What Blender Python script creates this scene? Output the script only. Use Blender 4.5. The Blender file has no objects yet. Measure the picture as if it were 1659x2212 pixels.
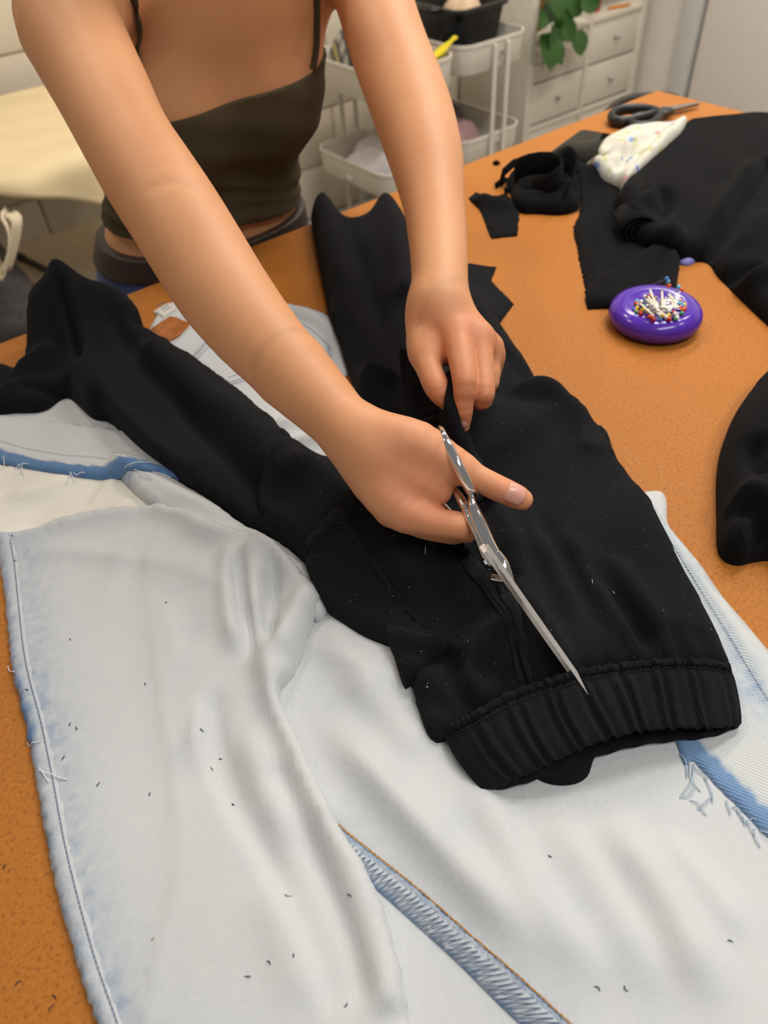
import bpy, bmesh, math, random
import numpy as np
from mathutils import Vector, Matrix
from mathutils.geometry import delaunay_2d_cdt

random.seed(7)
RNG = np.random.default_rng(7)
scene = bpy.context.scene
COL = scene.collection

# ------------------------------------------------------------------ camera
FPX = 1600.0                                    # focal length in pixels of the 1659 x 2212 frame
TZ = 1.0                                        # height of the cutting table top
CAM = np.array([0.0, 0.0, TZ + 0.48])
_th, _ro, _ya = np.radians([45.34, 4.36, 35.58])   # pitch down, roll, heading
_f = np.array([0, np.cos(_th), -np.sin(_th)]); _r = np.array([1.0, 0, 0]); _d = np.cross(_f, _r)
_r2 = np.cos(_ro) * _r + np.sin(_ro) * _d; _d2 = -np.sin(_ro) * _r + np.cos(_ro) * _d
_c, _s = np.cos(-_ya), np.sin(-_ya); _Z = np.array([[_c, -_s, 0], [_s, _c, 0], [0, 0, 1]])
RT, DN, FW = _Z @ _r2, _Z @ _d2, _Z @ _f
cd = bpy.data.cameras.new('camera'); cam = bpy.data.objects.new('camera', cd); COL.objects.link(cam)
cam.matrix_world = Matrix(((RT[0], -DN[0], -FW[0], CAM[0]), (RT[1], -DN[1], -FW[1], CAM[1]), (RT[2], -DN[2], -FW[2], CAM[2]), (0, 0, 0, 1)))
cd.sensor_fit = 'HORIZONTAL'; cd.sensor_width = 36.0; cd.lens = 36.0 * FPX / 1659.0
cd.clip_start = 0.02
cd.dof.use_dof = True; cd.dof.focus_distance = 0.56; cd.dof.aperture_fstop = 9.0
scene.camera = cam

# ------------------------------------------------------------------ world, lights, exposure
w = bpy.data.worlds.new('world'); scene.world = w; w.use_nodes = True
w.node_tree.nodes['Background'].inputs[0].default_value = (1.0, 0.97, 0.94, 1)
w.node_tree.nodes['Background'].inputs[1].default_value = 0.19
scene.view_settings.view_transform = 'Standard'; scene.view_settings.look = 'None'
scene.view_settings.exposure = 0.04; scene.view_settings.gamma = 1.0
scene.view_settings.use_curve_mapping = False

def area_light(name, loc, aim, sx, sy, power, color):
    l = bpy.data.lights.new(name, 'AREA'); l.shape = 'RECTANGLE'; l.size = sx; l.size_y = sy
    l.energy = power; l.color = color
    o = bpy.data.objects.new(name, l); COL.objects.link(o); o.location = loc
    o.rotation_euler = (Vector(aim) - Vector(loc)).to_track_quat('-Z', 'Y').to_euler()
    return o
# tube fittings, downlights and one added fill at the sewing room's ceiling (2.75 m)
area_light('tube_or_fill_light', (1.55, 0.62, 2.72), (1.55, 0.62, 0), 1.3, 0.25, 26, (1.0, 0.95, 0.89))
area_light('tube_or_fill_light', (0.5, -0.6, 2.72), (0.5, -0.6, 0), 1.3, 0.25, 17, (1.0, 0.98, 0.95))  # added fill in front of the person, brightens chest and near cloth; no real fitting
area_light('tube_or_fill_light', (2.1, 1.65, 2.72), (2.1, 1.65, 0), 1.3, 0.25, 24, (1.0, 0.91, 0.79))
for _x, _y, _p in ((1.75, -0.4, 4), (2.55, 0.6, 6), (-0.35, 1.55, 6), (0.55, 1.8, 7)):
    area_light('downlight', (_x, _y, 2.72), (_x, _y, 0), 0.14, 0.14, _p, (1.0, 0.88, 0.72))
# ------------------------------------------------------------------ pixel helpers: a pixel of the photograph to a point of the place
def ray(x, y): return RT * ((x - 829.5) / FPX) + DN * ((y - 1106.0) / FPX) + FW
def J(x, y, t): return CAM + ray(x, y) * t                      # at a depth
def onZ(x, y, z): v = ray(x, y); return CAM + v * ((z - CAM[2]) / v[2])
def onY(x, y, Y): v = ray(x, y); return CAM + v * (Y / v[1])
def onX(x, y, X): v = ray(x, y); return CAM + v * (X / v[0])
def onT(x, y, h=0.0): return onZ(x, y, TZ + h)                  # on the table top, h above it

# ------------------------------------------------------------------ materials
def srgb(r, g, b):
    f = lambda c: (c / 255 / 12.92) if c / 255 <= 0.04045 else ((c / 255 + 0.055) / 1.055) ** 2.4
    return (f(r), f(g), f(b), 1)
class NT:
    def __init__(s, name):
        s.m = bpy.data.materials.new(name); s.m.use_nodes = True; s.t = s.m.node_tree
        s.p = s.t.nodes['Principled BSDF']; s.co = None
    def n(s, typ, **kw):
        x = s.t.nodes.new(typ)
        for k, v in kw.items(): setattr(x, k, v)
        return x
    def l(s, a, b): s.t.links.new(a, b)
    def coord(s):
        if s.co is None: s.co = s.n('ShaderNodeTexCoord').outputs['Object']
        return s.co
    def noise(s, scale, detail=3, rough=0.55, vec=None):
        x = s.n('ShaderNodeTexNoise'); x.inputs['Scale'].default_value = scale
        x.inputs['Detail'].default_value = detail; x.inputs['Roughness'].default_value = rough
        s.l(vec or s.coord(), x.inputs['Vector']); return x.outputs['Fac']
    def ramp(s, fac, stops):
        x = s.n('ShaderNodeValToRGB'); e = x.color_ramp.elements
        while len(e) < len(stops): e.new(0.5)
        for k, (p, c) in enumerate(stops): e[k].position = p; e[k].color = c
        s.l(fac, x.inputs[0]); return x.outputs[0]
    def mix(s, fac, a, b, typ='MIX'):
        x = s.n('ShaderNodeMix', data_type='RGBA', blend_type=typ)
        for sock, v in ((x.inputs[0], fac), (x.inputs[6], a), (x.inputs[7], b)):
            if hasattr(v, 'links'): s.l(v, sock)
            elif isinstance(v, (int, float)): sock.default_value = v
            else: sock.default_value = v
        return x.outputs[2]
    def math(s, op, a, b=0.0, c=0.0):
        x = s.n('ShaderNodeMath', operation=op)
        for k, v in enumerate((a, b, c)):
            if hasattr(v, 'links'): s.l(v, x.inputs[k])
            else: x.inputs[k].default_value = v
        return x.outputs[0]
    def attr(s, name): return s.n('ShaderNodeAttribute', attribute_name=name).outputs['Fac']
    def bump(s, h, strength, dist, prev=None):
        x = s.n('ShaderNodeBump'); x.inputs['Strength'].default_value = strength; x.inputs['Distance'].default_value = dist
        s.l(h, x.inputs['Height'])
        if prev is not None: s.l(prev, x.inputs['Normal'])
        return x.outputs[0]
    def wave(s, scale, rot, dist=0.0, vec=None):
        mp = s.n('ShaderNodeMapping'); mp.inputs['Rotation'].default_value = rot; s.l(vec or s.coord(), mp.inputs[0])
        x = s.n('ShaderNodeTexWave'); x.inputs['Scale'].default_value = scale; x.inputs['Distortion'].default_value = dist
        x.inputs['Detail'].default_value = 1.0; x.inputs['Detail Scale'].default_value = 2.0
        s.l(mp.outputs[0], x.inputs[0]); return x.outputs['Fac']
    def set(s, **kw):
        for k, v in kw.items():
            sock = s.p.inputs[k]
            if hasattr(v, 'links'): s.l(v, sock)
            else: sock.default_value = v
        return s.m

def plain(name, col, rough=0.5, metal=0.0, var=0.06, nscale=30, bump=0.0, bscale=200, **kw):
    t = NT(name)
    c2 = tuple(min(1, x * (1 + var)) for x in col[:3]) + (1,); c1 = tuple(x * (1 - var) for x in col[:3]) + (1,)
    t.set(**{'Base Color': t.ramp(t.noise(nscale), [(0.3, c1), (0.7, c2)]), 'Roughness': rough, 'Metallic': metal}, **kw)
    if bump: t.set(Normal=t.bump(t.noise(bscale, 2), bump, 0.002))
    return t.m

def m_mdf():
    t = NT('table_board')
    a = t.noise(7, 3); b = t.noise(330, 3, 0.7); c = t.noise(1500, 2)
    base = t.ramp(a, [(0.3, srgb(166, 98, 28)), (0.7, srgb(182, 112, 36))])
    fl = t.ramp(b, [(0.34, srgb(118, 62, 18)), (0.46, srgb(174, 105, 32)), (0.6, srgb(180, 110, 36)), (0.74, srgb(204, 138, 62))])
    col = t.mix(0.72, base, fl); col = t.mix(0.15, col, t.ramp(c, [(0.3, srgb(120, 66, 22)), (0.7, srgb(225, 160, 95))]))
    return t.set(**{'Base Color': col, 'Specular IOR Level': 0.25, 'Roughness': t.math('MULTIPLY_ADD', b, 0.2, 0.48), 'Normal': t.bump(c, 0.12, 0.001)})

def m_denim(name, pale, blue, twill=0.55, rot=(0, 0, 0.5), blotch=0.25, ws=230):
    t = NT(name)
    at = t.attr('blue'); n1 = t.noise(18, 4, 0.6); n2 = t.noise(120, 3, 0.6); n3 = t.noise(900, 2)
    tw = t.wave(ws, rot, 0.6)
    k = t.math('MULTIPLY_ADD', n2, 0.9, -0.35); k = t.math('ADD', at, t.math('MULTIPLY', k, t.math('MINIMUM', t.math('MULTIPLY', at, 4.0), 1.0)))
    k = t.math('ADD', k, t.math('MULTIPLY', t.ramp(n1, [(0.52, (0, 0, 0, 1)), (0.72, (1, 1, 1, 1))]), blotch * 0.35))
    k = t.math('ADD', k, t.math('MULTIPLY_ADD', tw, 0.10, -0.02)); k = t.math('ADD', k, t.math('MULTIPLY_ADD', n3, 0.2, -0.1))
    col = t.ramp(k, [(0.0, pale), (0.38, t_mix(pale, blue, 0.33)), (0.85, blue)])
    nb = t.bump(tw, twill, 0.0004); nb = t.bump(n3, 0.25, 0.0006, nb); nb = t.bump(n2, 0.16, 0.002, nb)
    return t.set(**{'Base Color': col, 'Roughness': 0.88, 'Sheen Weight': 0.15, 'Sheen Roughness': 0.5, 'Specular IOR Level': 0.2, 'Normal': nb})
def t_mix(a, b, k): return tuple(a[i] * (1 - k) + b[i] * k for i in range(3)) + (1,)

def m_knit(name, col, rib=0.25, rot=(0, 0, 0.9), ws=170):
    t = NT(name)
    n1 = t.noise(12, 3); n2 = t.noise(1100, 2); n3 = t.noise(160, 3, 0.6); tw = t.wave(ws, rot, 1.2)
    c = t.ramp(n1, [(0.3, tuple(x * 0.8 for x in col[:3]) + (1,)), (0.7, tuple(x * 1.25 for x in col[:3]) + (1,))])
    c = t.mix(t.math('MULTIPLY', n2, 0.35), c, tuple(min(1, x * 2.6) for x in col[:3]) + (1,))
    nb = t.bump(n2, 0.7, 0.0010); nb = t.bump(tw, rib, 0.0006, nb); nb = t.bump(n3, 0.22, 0.0022, nb)
    return t.set(**{'Base Color': c, 'Roughness': 0.95, 'Sheen Weight': 0.03, 'Sheen Roughness': 0.4, 'Specular IOR Level': 0.10, 'Normal': nb})

M = {}
M['board'] = m_mdf()
M['denim'] = m_denim('bleached_denim', srgb(204, 206, 206), srgb(88, 124, 166), 0.3, (0, 0, 0.95))
M['denim_right'] = m_denim('bleached_denim_rib', srgb(205, 208, 206), srgb(116, 148, 186), 0.7, (0, 0, -0.35), 0.5, 150)
M['denim_blue'] = m_denim('blue_denim', srgb(96, 134, 178), srgb(64, 104, 158), 0.8, (0, 0, -0.4), 0.2)
M['lining'] = plain('cream_pocketing', srgb(226, 222, 212), 0.9, var=0.05, bump=0.25, bscale=300)
M['knit'] = m_knit('black_fleece', (0.0080, 0.0082, 0.0096, 1))
M['knit_cuff'] = m_knit('black_rib', (0.0080, 0.0082, 0.0096, 1), 0.45, (0, 0, 0.6))
M['knit_far'] = m_knit('black_jersey', (0.0045, 0.0045, 0.0052, 1), 0.15)
M['thread_black'] = plain('dark_thread', srgb(38, 42, 58), 0.8)
M['thread_tan'] = plain('tan_thread', srgb(168, 132, 86), 0.8)
M['thread_white'] = plain('white_thread', srgb(222, 226, 230), 0.8)
M['thread_blue'] = plain('blue_thread', srgb(172, 190, 208), 0.8)
M['thread_navy'] = plain('overlock_thread', srgb(98, 116, 146), 0.8)
M['thread_gold'] = plain('gold_thread', srgb(184, 132, 58), 0.7)
M['thread_knit'] = plain('black_thread', (0.006, 0.006, 0.007, 1), 0.8)
M['leather'] = plain('leather_patch', srgb(166, 96, 36), 0.6, var=0.25, nscale=160, bump=0.3, bscale=500)
M['paper'] = plain('white_label', srgb(214, 210, 204), 0.7)
M['wall'] = plain('white_wall_paint', srgb(222, 216, 208), 0.75, var=0.03, nscale=9, bump=0.15, bscale=120)
M['wall_block'] = plain('painted_block', srgb(216, 206, 188), 0.8, var=0.04, nscale=6, bump=0.3, bscale=90)
M['mortar'] = plain('painted_joint', srgb(206, 195, 176), 0.85)
M['door'] = plain('door_paint', srgb(226, 219, 214), 0.55, var=0.02)
M['trim'] = plain('trim_paint', srgb(204, 204, 204), 0.5, var=0.02)
M['floor'] = plain('concrete_floor', srgb(150, 140, 126), 0.6, var=0.1, nscale=5)
M['laminate'] = plain('white_laminate', srgb(216, 210, 196), 0.4, var=0.02)
M['cart'] = plain('white_powder_coat', srgb(220, 214, 202), 0.38, var=0.02)
M['mesh_floor'] = plain('tray_mesh', srgb(150, 148, 144), 0.5, var=0.1, nscale=300)
M['steel'] = plain('dull_steel', srgb(150, 148, 145), 0.35, 0.9)
M['chrome'] = plain('chrome', (0.80, 0.80, 0.80, 1), 0.07, 1.0, var=0.02)
M['blade'] = plain('brushed_blade', (0.62, 0.58, 0.53, 1), 0.45, 1.0, var=0.05, nscale=400)
M['black_plastic'] = plain('black_plastic', (0.012, 0.012, 0.013, 1), 0.38, var=0.1)
M['black_metal'] = plain('black_metal', (0.015, 0.014, 0.014, 1), 0.45, var=0.1)
M['calico'] = plain('calico', srgb(226, 206, 164), 0.9, var=0.05, nscale=8, bump=0.2, bscale=260)
M['calico_pale'] = plain('calico_pale', srgb(214, 200, 172), 0.9, var=0.05, nscale=8, bump=0.2, bscale=260)
M['shelf_board'] = plain('beige_board', srgb(196, 182, 158), 0.7, var=0.05)
M['purple'] = plain('purple_plastic', srgb(84, 46, 168), 0.16, var=0.03, nscale=10)
M['leaf'] = plain('leaf', srgb(44, 84, 28), 0.42, var=0.3, nscale=14)
M['stem'] = plain('stem', srgb(104, 128, 60), 0.6)
M['terracotta'] = plain('terracotta', srgb(170, 74, 34), 0.75, var=0.1)
M['red'] = plain('red_cloth', srgb(176, 22, 42), 0.7)
M['orange'] = plain('orange_paint', srgb(214, 130, 44), 0.5)
M['yellow'] = plain('yellow_plastic', srgb(214, 196, 16), 0.35)
M['pink'] = plain('pink_fabric', srgb(186, 150, 150), 0.9, var=0.1)
M['white_fluff'] = plain('white_wadding', srgb(206, 200, 202), 0.95, var=0.08, nscale=60)
M['grey_fabric'] = plain('grey_fabric', srgb(92, 88, 90), 0.9, var=0.25, nscale=30)
M['beige'] = plain('beige_foam', srgb(214, 188, 158), 0.8)
M['blue_small'] = plain('lilac_plastic', srgb(120, 120, 190), 0.5)

# ------------------------------------------------------------------ object helpers
def tag(o, label=None, cat=None, group=None, kind=None):
    if label: o['label'] = label
    if cat: o['category'] = cat
    if group: o['group'] = group
    if kind: o['kind'] = kind
    return o
def thing(name, loc, label, cat, group=None):
    o = bpy.data.objects.new(name, None); COL.objects.link(o); o.location = loc; o.empty_display_size = 0.05
    return tag(o, label, cat, group)
def adopt(o, parent):
    if parent is not None:
        off = parent.location.copy() if parent.parent is None else Vector((0, 0, 0))   # parts are built in world coordinates
        o.parent = parent; o.matrix_parent_inverse = Matrix.Translation(-off)
    return o
def mk(name, verts, faces, mat, parent=None, smooth=True, attrs=None, sharp=None):
    me = bpy.data.meshes.new(name)
    me.from_pydata([tuple(map(float, v)) for v in verts] if not isinstance(verts, np.ndarray) else verts.tolist(), [], faces if isinstance(faces, list) else faces.tolist())
    for m in (mat if isinstance(mat, (list, tuple)) else [mat]): me.materials.append(m)
    if smooth: me.polygons.foreach_set('use_smooth', [True] * len(me.polygons))
    if attrs:
        for k, v in attrs.items():
            a = me.attributes.new(k, 'FLOAT', 'POINT'); a.data.foreach_set('value', np.asarray(v, np.float32))
    if sharp: me.set_sharp_from_angle(angle=math.radians(sharp))
    me.update()
    o = bpy.data.objects.new(name, me); COL.objects.link(o)
    return adopt(o, parent)
class MB:
    def __init__(s): s.v = []; s.f = []; s.mi = []
    def add(s, v, f, mi=0):
        n = len(s.v); s.v += [tuple(map(float, p)) for p in v]; s.f += [tuple(i + n for i in q) for q in f]; s.mi += [mi] * len(f); return s
    def box(s, c, sz, rz=0.0, bev=0.0, mi=0):
        bm = bmesh.new(); bmesh.ops.create_cube(bm, size=1.0)
        for v in bm.verts: v.co = Vector((v.co.x * sz[0], v.co.y * sz[1], v.co.z * sz[2]))
        if bev: bmesh.ops.bevel(bm, geom=bm.edges[:], offset=bev, segments=2, affect='EDGES', profile=0.5)
        R = Matrix.Rotation(rz, 3, 'Z'); bm.verts.index_update()
        s.add([R @ v.co + Vector(c) for v in bm.verts], [[v.index for v in f.verts] for f in bm.faces], mi); bm.free(); return s
    def tube(s, path, rad, seg=10, closed=False, cap=True, flat=1.0, up=None, mi=0):
        P = [Vector(p) for p in path]; n = len(P)
        R = rad if hasattr(rad, '__len__') else [rad] * n
        vs = []; prev = None
        for i in range(n):
            if closed: tg = P[(i + 1) % n] - P[i - 1]
            else: tg = P[min(i + 1, n - 1)] - P[max(i - 1, 0)]
            tg.normalize()
            if up is not None: u = Vector(up)
            elif prev is None: u = Vector((0, 0, 1)) if abs(tg.z) < 0.9 else Vector((1, 0, 0))
            else: u = prev
            a = u - tg * u.dot(tg); a.normalize(); b = tg.cross(a); prev = a
            for k in range(seg):
                q = 2 * math.pi * k / seg
                vs.append(P[i] + a * (math.cos(q) * R[i] * flat) + b * (math.sin(q) * R[i]))
        fs = []
        for i in range(n if closed else n - 1):
            j = (i + 1) % n
            for k in range(seg): fs.append((i * seg + k, i * seg + (k + 1) % seg, j * seg + (k + 1) % seg, j * seg + k))
        if cap and not closed: fs += [tuple(range(seg))[::-1], tuple((n - 1) * seg + k for k in range(seg))]
        return s.add(vs, fs, mi)
    def lathe(s, prof, c=(0, 0, 0), seg=32, mi=0):
        vs = []; fs = []
        for r, z in prof:
            for k in range(seg):
                q = 2 * math.pi * k / seg; vs.append((c[0] + r * math.cos(q), c[1] + r * math.sin(q), c[2] + z))
        for i in range(len(prof) - 1):
            for k in range(seg): fs.append((i * seg + k, i * seg + (k + 1) % seg, (i + 1) * seg + (k + 1) % seg, (i + 1) * seg + k))
        fs += [tuple(range(seg))[::-1], tuple((len(prof) - 1) * seg + k for k in range(seg))]
        return s.add(vs, fs, mi)
    def loft(s, loops, cap0=True, cap1=True, mi=0):
        n = len(loops[0]); vs = [p for L in loops for p in L]; fs = []
        for i in range(len(loops) - 1):
            for k in range(n): fs.append((i * n + k, i * n + (k + 1) % n, (i + 1) * n + (k + 1) % n, (i + 1) * n + k))
        if cap0: fs.append(tuple(range(n))[::-1])
        if cap1: fs.append(tuple((len(loops) - 1) * n + k for k in range(n)))
        return s.add(vs, fs, mi)
    def build(s, name, mat, parent=None, smooth=True, sharp=40):
        o = mk(name, s.v, s.f, mat, parent, smooth, sharp=sharp)
        if any(s.mi): o.data.polygons.foreach_set('material_index', s.mi)
        return o
def rrect(cx, cy, z, w, d, r, n=5):
    L = []
    for sx, sy, a0 in ((1, 1, 0), (-1, 1, 90), (-1, -1, 180), (1, -1, 270)):
        for k in range(n + 1):
            a = math.radians(a0 + 90 * k / n)
            L.append((cx + sx * (w / 2 - r) + r * math.cos(a), cy + sy * (d / 2 - r) + r * math.sin(a), z))
    return L
def copy_tree(o, parent=None):
    c = o.copy(); COL.objects.link(c)
    if parent is not None: c.parent = parent
    for ch in o.children: copy_tree(ch, c)
    return c
def crom(pts, step=0.004, closed=False):
    """Catmull-Rom through 2-D or 3-D points; a point given as a tuple ending in 'c' is a sharp corner (handled by the caller)."""
    P = np.asarray(pts, float); n = len(P); out = []
    rng = range(n if closed else n - 1)
    for i in rng:
        p1, p2 = P[i], P[(i + 1) % n]
        p0 = P[(i - 1) % n] if (closed or i > 0) else 2 * p1 - p2
        p3 = P[(i + 2) % n] if (closed or i + 2 < n) else 2 * p2 - p1
        m = max(1, int(np.ceil(np.linalg.norm(p2 - p1) / step)))
        for k in range(m):
            t = k / m
            out.append(0.5 * ((2 * p1) + (-p0 + p2) * t + (2 * p0 - 5 * p1 + 4 * p2 - p3) * t * t + (-p0 + 3 * p1 - 3 * p2 + p3) * t ** 3))
    if not closed: out.append(P[-1])
    return np.array(out)
def resample(pts, step):
    P = np.asarray(pts, float); d = np.r_[0, np.cumsum(np.linalg.norm(np.diff(P, axis=0), axis=1))]
    n = max(2, int(round(d[-1] / step)) + 1); s_ = np.linspace(0, d[-1], n)
    return np.stack([np.interp(s_, d, P[:, k]) for k in range(P.shape[1])], 1)
# ------------------------------------------------------------------ the room
def struct(name, mb, mat, parent=None, **k):
    o = mb.build(name, mat, parent, **k); 
    if parent is None: o['kind'] = 'structure'
    return o
WB, WR = 2.66, 3.27
fl = struct('floor', MB().box((0.6, 0.3, -0.05), (6.2, 5.4, 0.1)), M['floor'])
wb = struct('wall_back', MB().box((0.6, WB + 0.06, 1.375), (6.2, 0.1, 2.75)), M['mortar'])
# painted concrete blocks of the back wall (those that the photograph can show stand singly)
blk = None; bw, bh = 0.40, 0.20
mb_far = MB()
for r in range(13):
    for k in range(16):
        x0 = -2.4 + k * bw + (bw / 2 if r % 2 else 0); z0 = 0.13 + r * bh
        if x0 + bw > 3.4 or z0 + bh > 2.74: continue
        near = 0.0 < x0 < 2.5 and 0.1 < z0 < 1.4
        if not near: mb_far.box((x0 + bw / 2, WB + 0.007, z0 + bh / 2), (bw - 0.008, 0.012, bh - 0.008), bev=0.004); continue
        if blk is None:
            blk = MB().box((0, 0, 0), (bw - 0.008, 0.012, bh - 0.008), bev=0.002).build('block', M['wall_block'], wb)
            b = blk
        else:
            b = blk.copy(); COL.objects.link(b)
        b.location = (x0 + bw / 2, WB + 0.007, z0 + bh / 2)
mf = mb_far.build('far_blocks', M['wall_block'], wb); mf['kind'] = 'stuff'
struct('wall_right', MB().box((WR + 0.05, 0.3, 1.375), (0.1, 5.4, 2.75)), M['wall'])
struct('wall_left', MB().box((-2.5, 0.3, 1.375), (0.1, 5.4, 2.75)), M['wall'])
struct('baseboard_back', MB().box((0.6, WB - 0.004, 0.06), (6.1, 0.016, 0.12), bev=0.004), M['trim'])
# white door and its frame in the right wall
d1 = struct('door_1', MB().box((WR - 0.016, 1.58, 1.02), (0.03, 0.84, 2.02), bev=0.003), M['door'])
struct('trim_1', MB().box((WR - 0.022, 2.06, 1.04), (0.044, 0.085, 2.08), bev=0.004).box((WR - 0.022, 1.12, 1.04), (0.044, 0.085, 2.08), bev=0.004).box((WR - 0.022, 1.59, 2.09), (0.044, 1.02, 0.085), bev=0.004), M['trim'])
MB().tube([(WR - 0.03, 1.24, 1.02), (WR - 0.075, 1.24, 1.02), (WR - 0.08, 1.3, 1.02), (WR - 0.08, 1.36, 1.02)], 0.009).build('door_handle', M['steel'], d1)

# ------------------------------------------------------------------ cutting table
tbl = thing('cutting_table', (0.25, 0.33, 0), 'large cutting table with an orange-brown fibreboard top under the clothes', 'table')
X0, X1, Y0, Y1 = -1.0, 1.398, -0.27, 0.932
MB().box(((X0 + X1) / 2, (Y0 + Y1) / 2, TZ - 0.0125), (X1 - X0, Y1 - Y0, 0.025), bev=0.002).build('table_top', M['board'], tbl)
MB().box(((X0 + X1) / 2, Y1 - 0.09, TZ - 0.07), (X1 - X0 - 0.2, 0.03, 0.09)).box(((X0 + X1) / 2, Y0 + 0.09, TZ - 0.07), (X1 - X0 - 0.2, 0.03, 0.09)) \
  .box((X0 + 0.09, (Y0 + Y1) / 2, TZ - 0.07), (0.03, Y1 - Y0 - 0.2, 0.09)).box((X1 - 0.09, (Y0 + Y1) / 2, TZ - 0.07), (0.03, Y1 - Y0 - 0.2, 0.09)).build('apron', M['laminate'], tbl)
for x in (X0 + 0.09, X1 - 0.09):
    for y in (Y0 + 0.09, Y1 - 0.09): MB().box((x, y, (TZ - 0.026) / 2), (0.06, 0.06, TZ - 0.026), bev=0.003).build('leg', M['laminate'], tbl)

# ------------------------------------------------------------------ cube shelf with drawers
cab = thing('cube_shelf', (2.83, 2.45, 0), 'white cube shelving unit with drawers and open cubbies against the wall', 'shelf')
CX = [2.49, 2.83, 3.17]; CZ = [0.02, 0.355, 0.69, 1.03]; CY0, CY1 = 2.25, 2.64
for k, x in enumerate(CX):
    th = 0.036 if k != 1 else 0.018
    MB().box((x, (CY0 + CY1) / 2, 0.53), (th, CY1 - CY0, 1.06), bev=0.0015).build('side_panel' if k != 1 else 'divider', M['laminate'], cab)
for k, z in enumerate(CZ):
    th = 0.036 if k in (0, 3) else 0.018
    MB().box((2.83, (CY0 + CY1) / 2, z), (0.68, CY1 - CY0 - 0.002, th), bev=0.0015).build('shelf', M['laminate'], cab)
MB().box((2.83, CY1 - 0.004, 0.53), (0.68, 0.006, 1.02)).build('back_panel', M['laminate'], cab)
for k in range(2):
    xa = CX[k]; xb = CX[k + 1]; xm = (xa + xb) / 2; wdt = xb - xa - 0.028
    for r in range(2):
        for h in range(2):
            zc = CZ[r] + 0.012 + 0.157 * (h + 0.5) + 0.003
            dr = MB().box((xm, CY0 + 0.014, zc), (wdt, 0.016, 0.150), bev=0.002).box((xm, CY0 + 0.17, zc - 0.01), (wdt - 0.02, 0.30, 0.11)).build('drawer', M['laminate'], cab)
            MB().tube([(xm, CY0 + 0.006, zc), (xm, CY0 - 0.006, zc), (xm, CY0 - 0.012, zc), (xm, CY0 - 0.016, zc)], [0.004, 0.004, 0.009, 0.007], 12).build('knob', M['steel'], dr)

# things in the open cubbies: red pouch and an orange pencil
zc = CZ[2] + 0.0095
tag(MB().loft([rrect(2.925, 2.36, zc, 0.085, 0.09, 0.02), rrect(2.925, 2.36, zc + 0.06, 0.095, 0.10, 0.03), rrect(2.92, 2.36, zc + 0.12, 0.075, 0.07, 0.03), rrect(2.92, 2.36, zc + 0.135, 0.04, 0.03, 0.012)]).build('pouch', M['red']), 'red pouch standing in the open cubby of the white shelf', 'pouch')
p0 = Vector((2.99, 2.30, zc + 0.006)); p1 = Vector((3.08, 2.275, zc + 0.006))
tag(MB().tube([p0, p0.lerp(p1, 0.02), p1, p1.lerp(p0, -0.12), p1.lerp(p0, -0.2)], [0.004, 0.006, 0.006, 0.0045, 0.001], 8).build('pencil', M['orange']), 'orange pencil lying beside the red pouch on the shelf', 'pencil')

# trailing pothos
pot_z = CZ[2] + 0.0095
pl = thing('trailing_plant', (2.555, 2.36, pot_z), 'green pothos trailing from a terracotta pot in the cube shelf', 'plant')
MB().lathe([(0.042, 0), (0.05, 0.05), (0.058, 0.085), (0.062, 0.085), (0.063, 0.105), (0.056, 0.105), (0.052, 0.09)], (2.565, 2.335, pot_z), 24).build('pot', M['terracotta'], pl)
MB().lathe([(0.052, 0.0), (0.052, 0.006)], (2.565, 2.335, pot_z + 0.088), 24).build('soil', M['black_plastic'], pl)
def leaf_mesh(size):
    vs = []; fs = []; n = 7
    wd = [0.25, 0.85, 1.08, 1.12, 1.0, 0.70, 0.04]
    for i in range(n):
        t = i / (n - 1)
        for k in (-1, -0.5, 0, 0.5, 1):
            vs.append((k * wd[i] * size * 0.47, -t * size + (0.10 * size * abs(k) if i == 1 else 0), 0.12 * size * abs(k) ** 1.5 * wd[i] - 0.25 * size * t * t))
    for i in range(n - 1):
        for k in range(4): fs.append((i * 5 + k, i * 5 + k + 1, (i + 1) * 5 + k + 1, (i + 1) * 5 + k))
    m = len(vs); vs += [(x, y, z - 0.0008) for x, y, z in vs]; fs += [tuple(i + m for i in f)[::-1] for f in fs]
    return vs, fs
lv, lf = leaf_mesh(1.0); leaf0 = None
LEAF = [(1182, 2, .055, 20, .0), (1178, 72, .085, 5, .03), (1205, 28, .07, -20, .0), (1240, 70, .06, -10, .02), (1200, 60, .06, 30, .04), (1198, 92, .05, 0, .01), (1212, 112, .042, 70, .03), (1230, -8, .06, -40, .0), (1258, -6, .055, -60, .03), (1215, 55, .05, -45, .045), (1170, 20, .05, 40, .05), (1192, -30, .07, 0, .03), (1225, 40, .05, 20, .02)]
for (px, py, s_, rot, dy) in LEAF:
    c = onY(px, py, 2.225 - dy)
    R = Matrix.Rotation(math.radians(rot), 4, 'Y') @ Matrix.Rotation(math.radians(62 + random.uniform(-14, 14)), 4, 'X')
    if leaf0 is None: leaf0 = mk('leaf', lv, lf, M['leaf'], pl); o = leaf0
    else: o = leaf0.copy(); COL.objects.link(o)
    o.matrix_basis = Matrix.Translation(Vector(c)) @ R @ Matrix.Scale(s_ * 1.45, 4)
for pts in (((1180, -10), (1185, 30), (1195, 70), (1198, 110), (1205, 125)), ((1172, 0), (1160, 60), (1150, 110), (1148, 138), (1165, 140), (1180, 128)), ((1215, -20), (1225, 20), (1238, 60)), ((1172, 130), (1171, 150))):
    q = [onY(x, y, 2.232 - 0.01 * k) for k, (x, y) in enumerate(pts)]
    MB().tube([(2.56, 2.32, pot_z + 0.1)] + q if pts[0][1] < 20 else q, 0.0018, 6).build('vine', M['stem'], pl)

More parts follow.
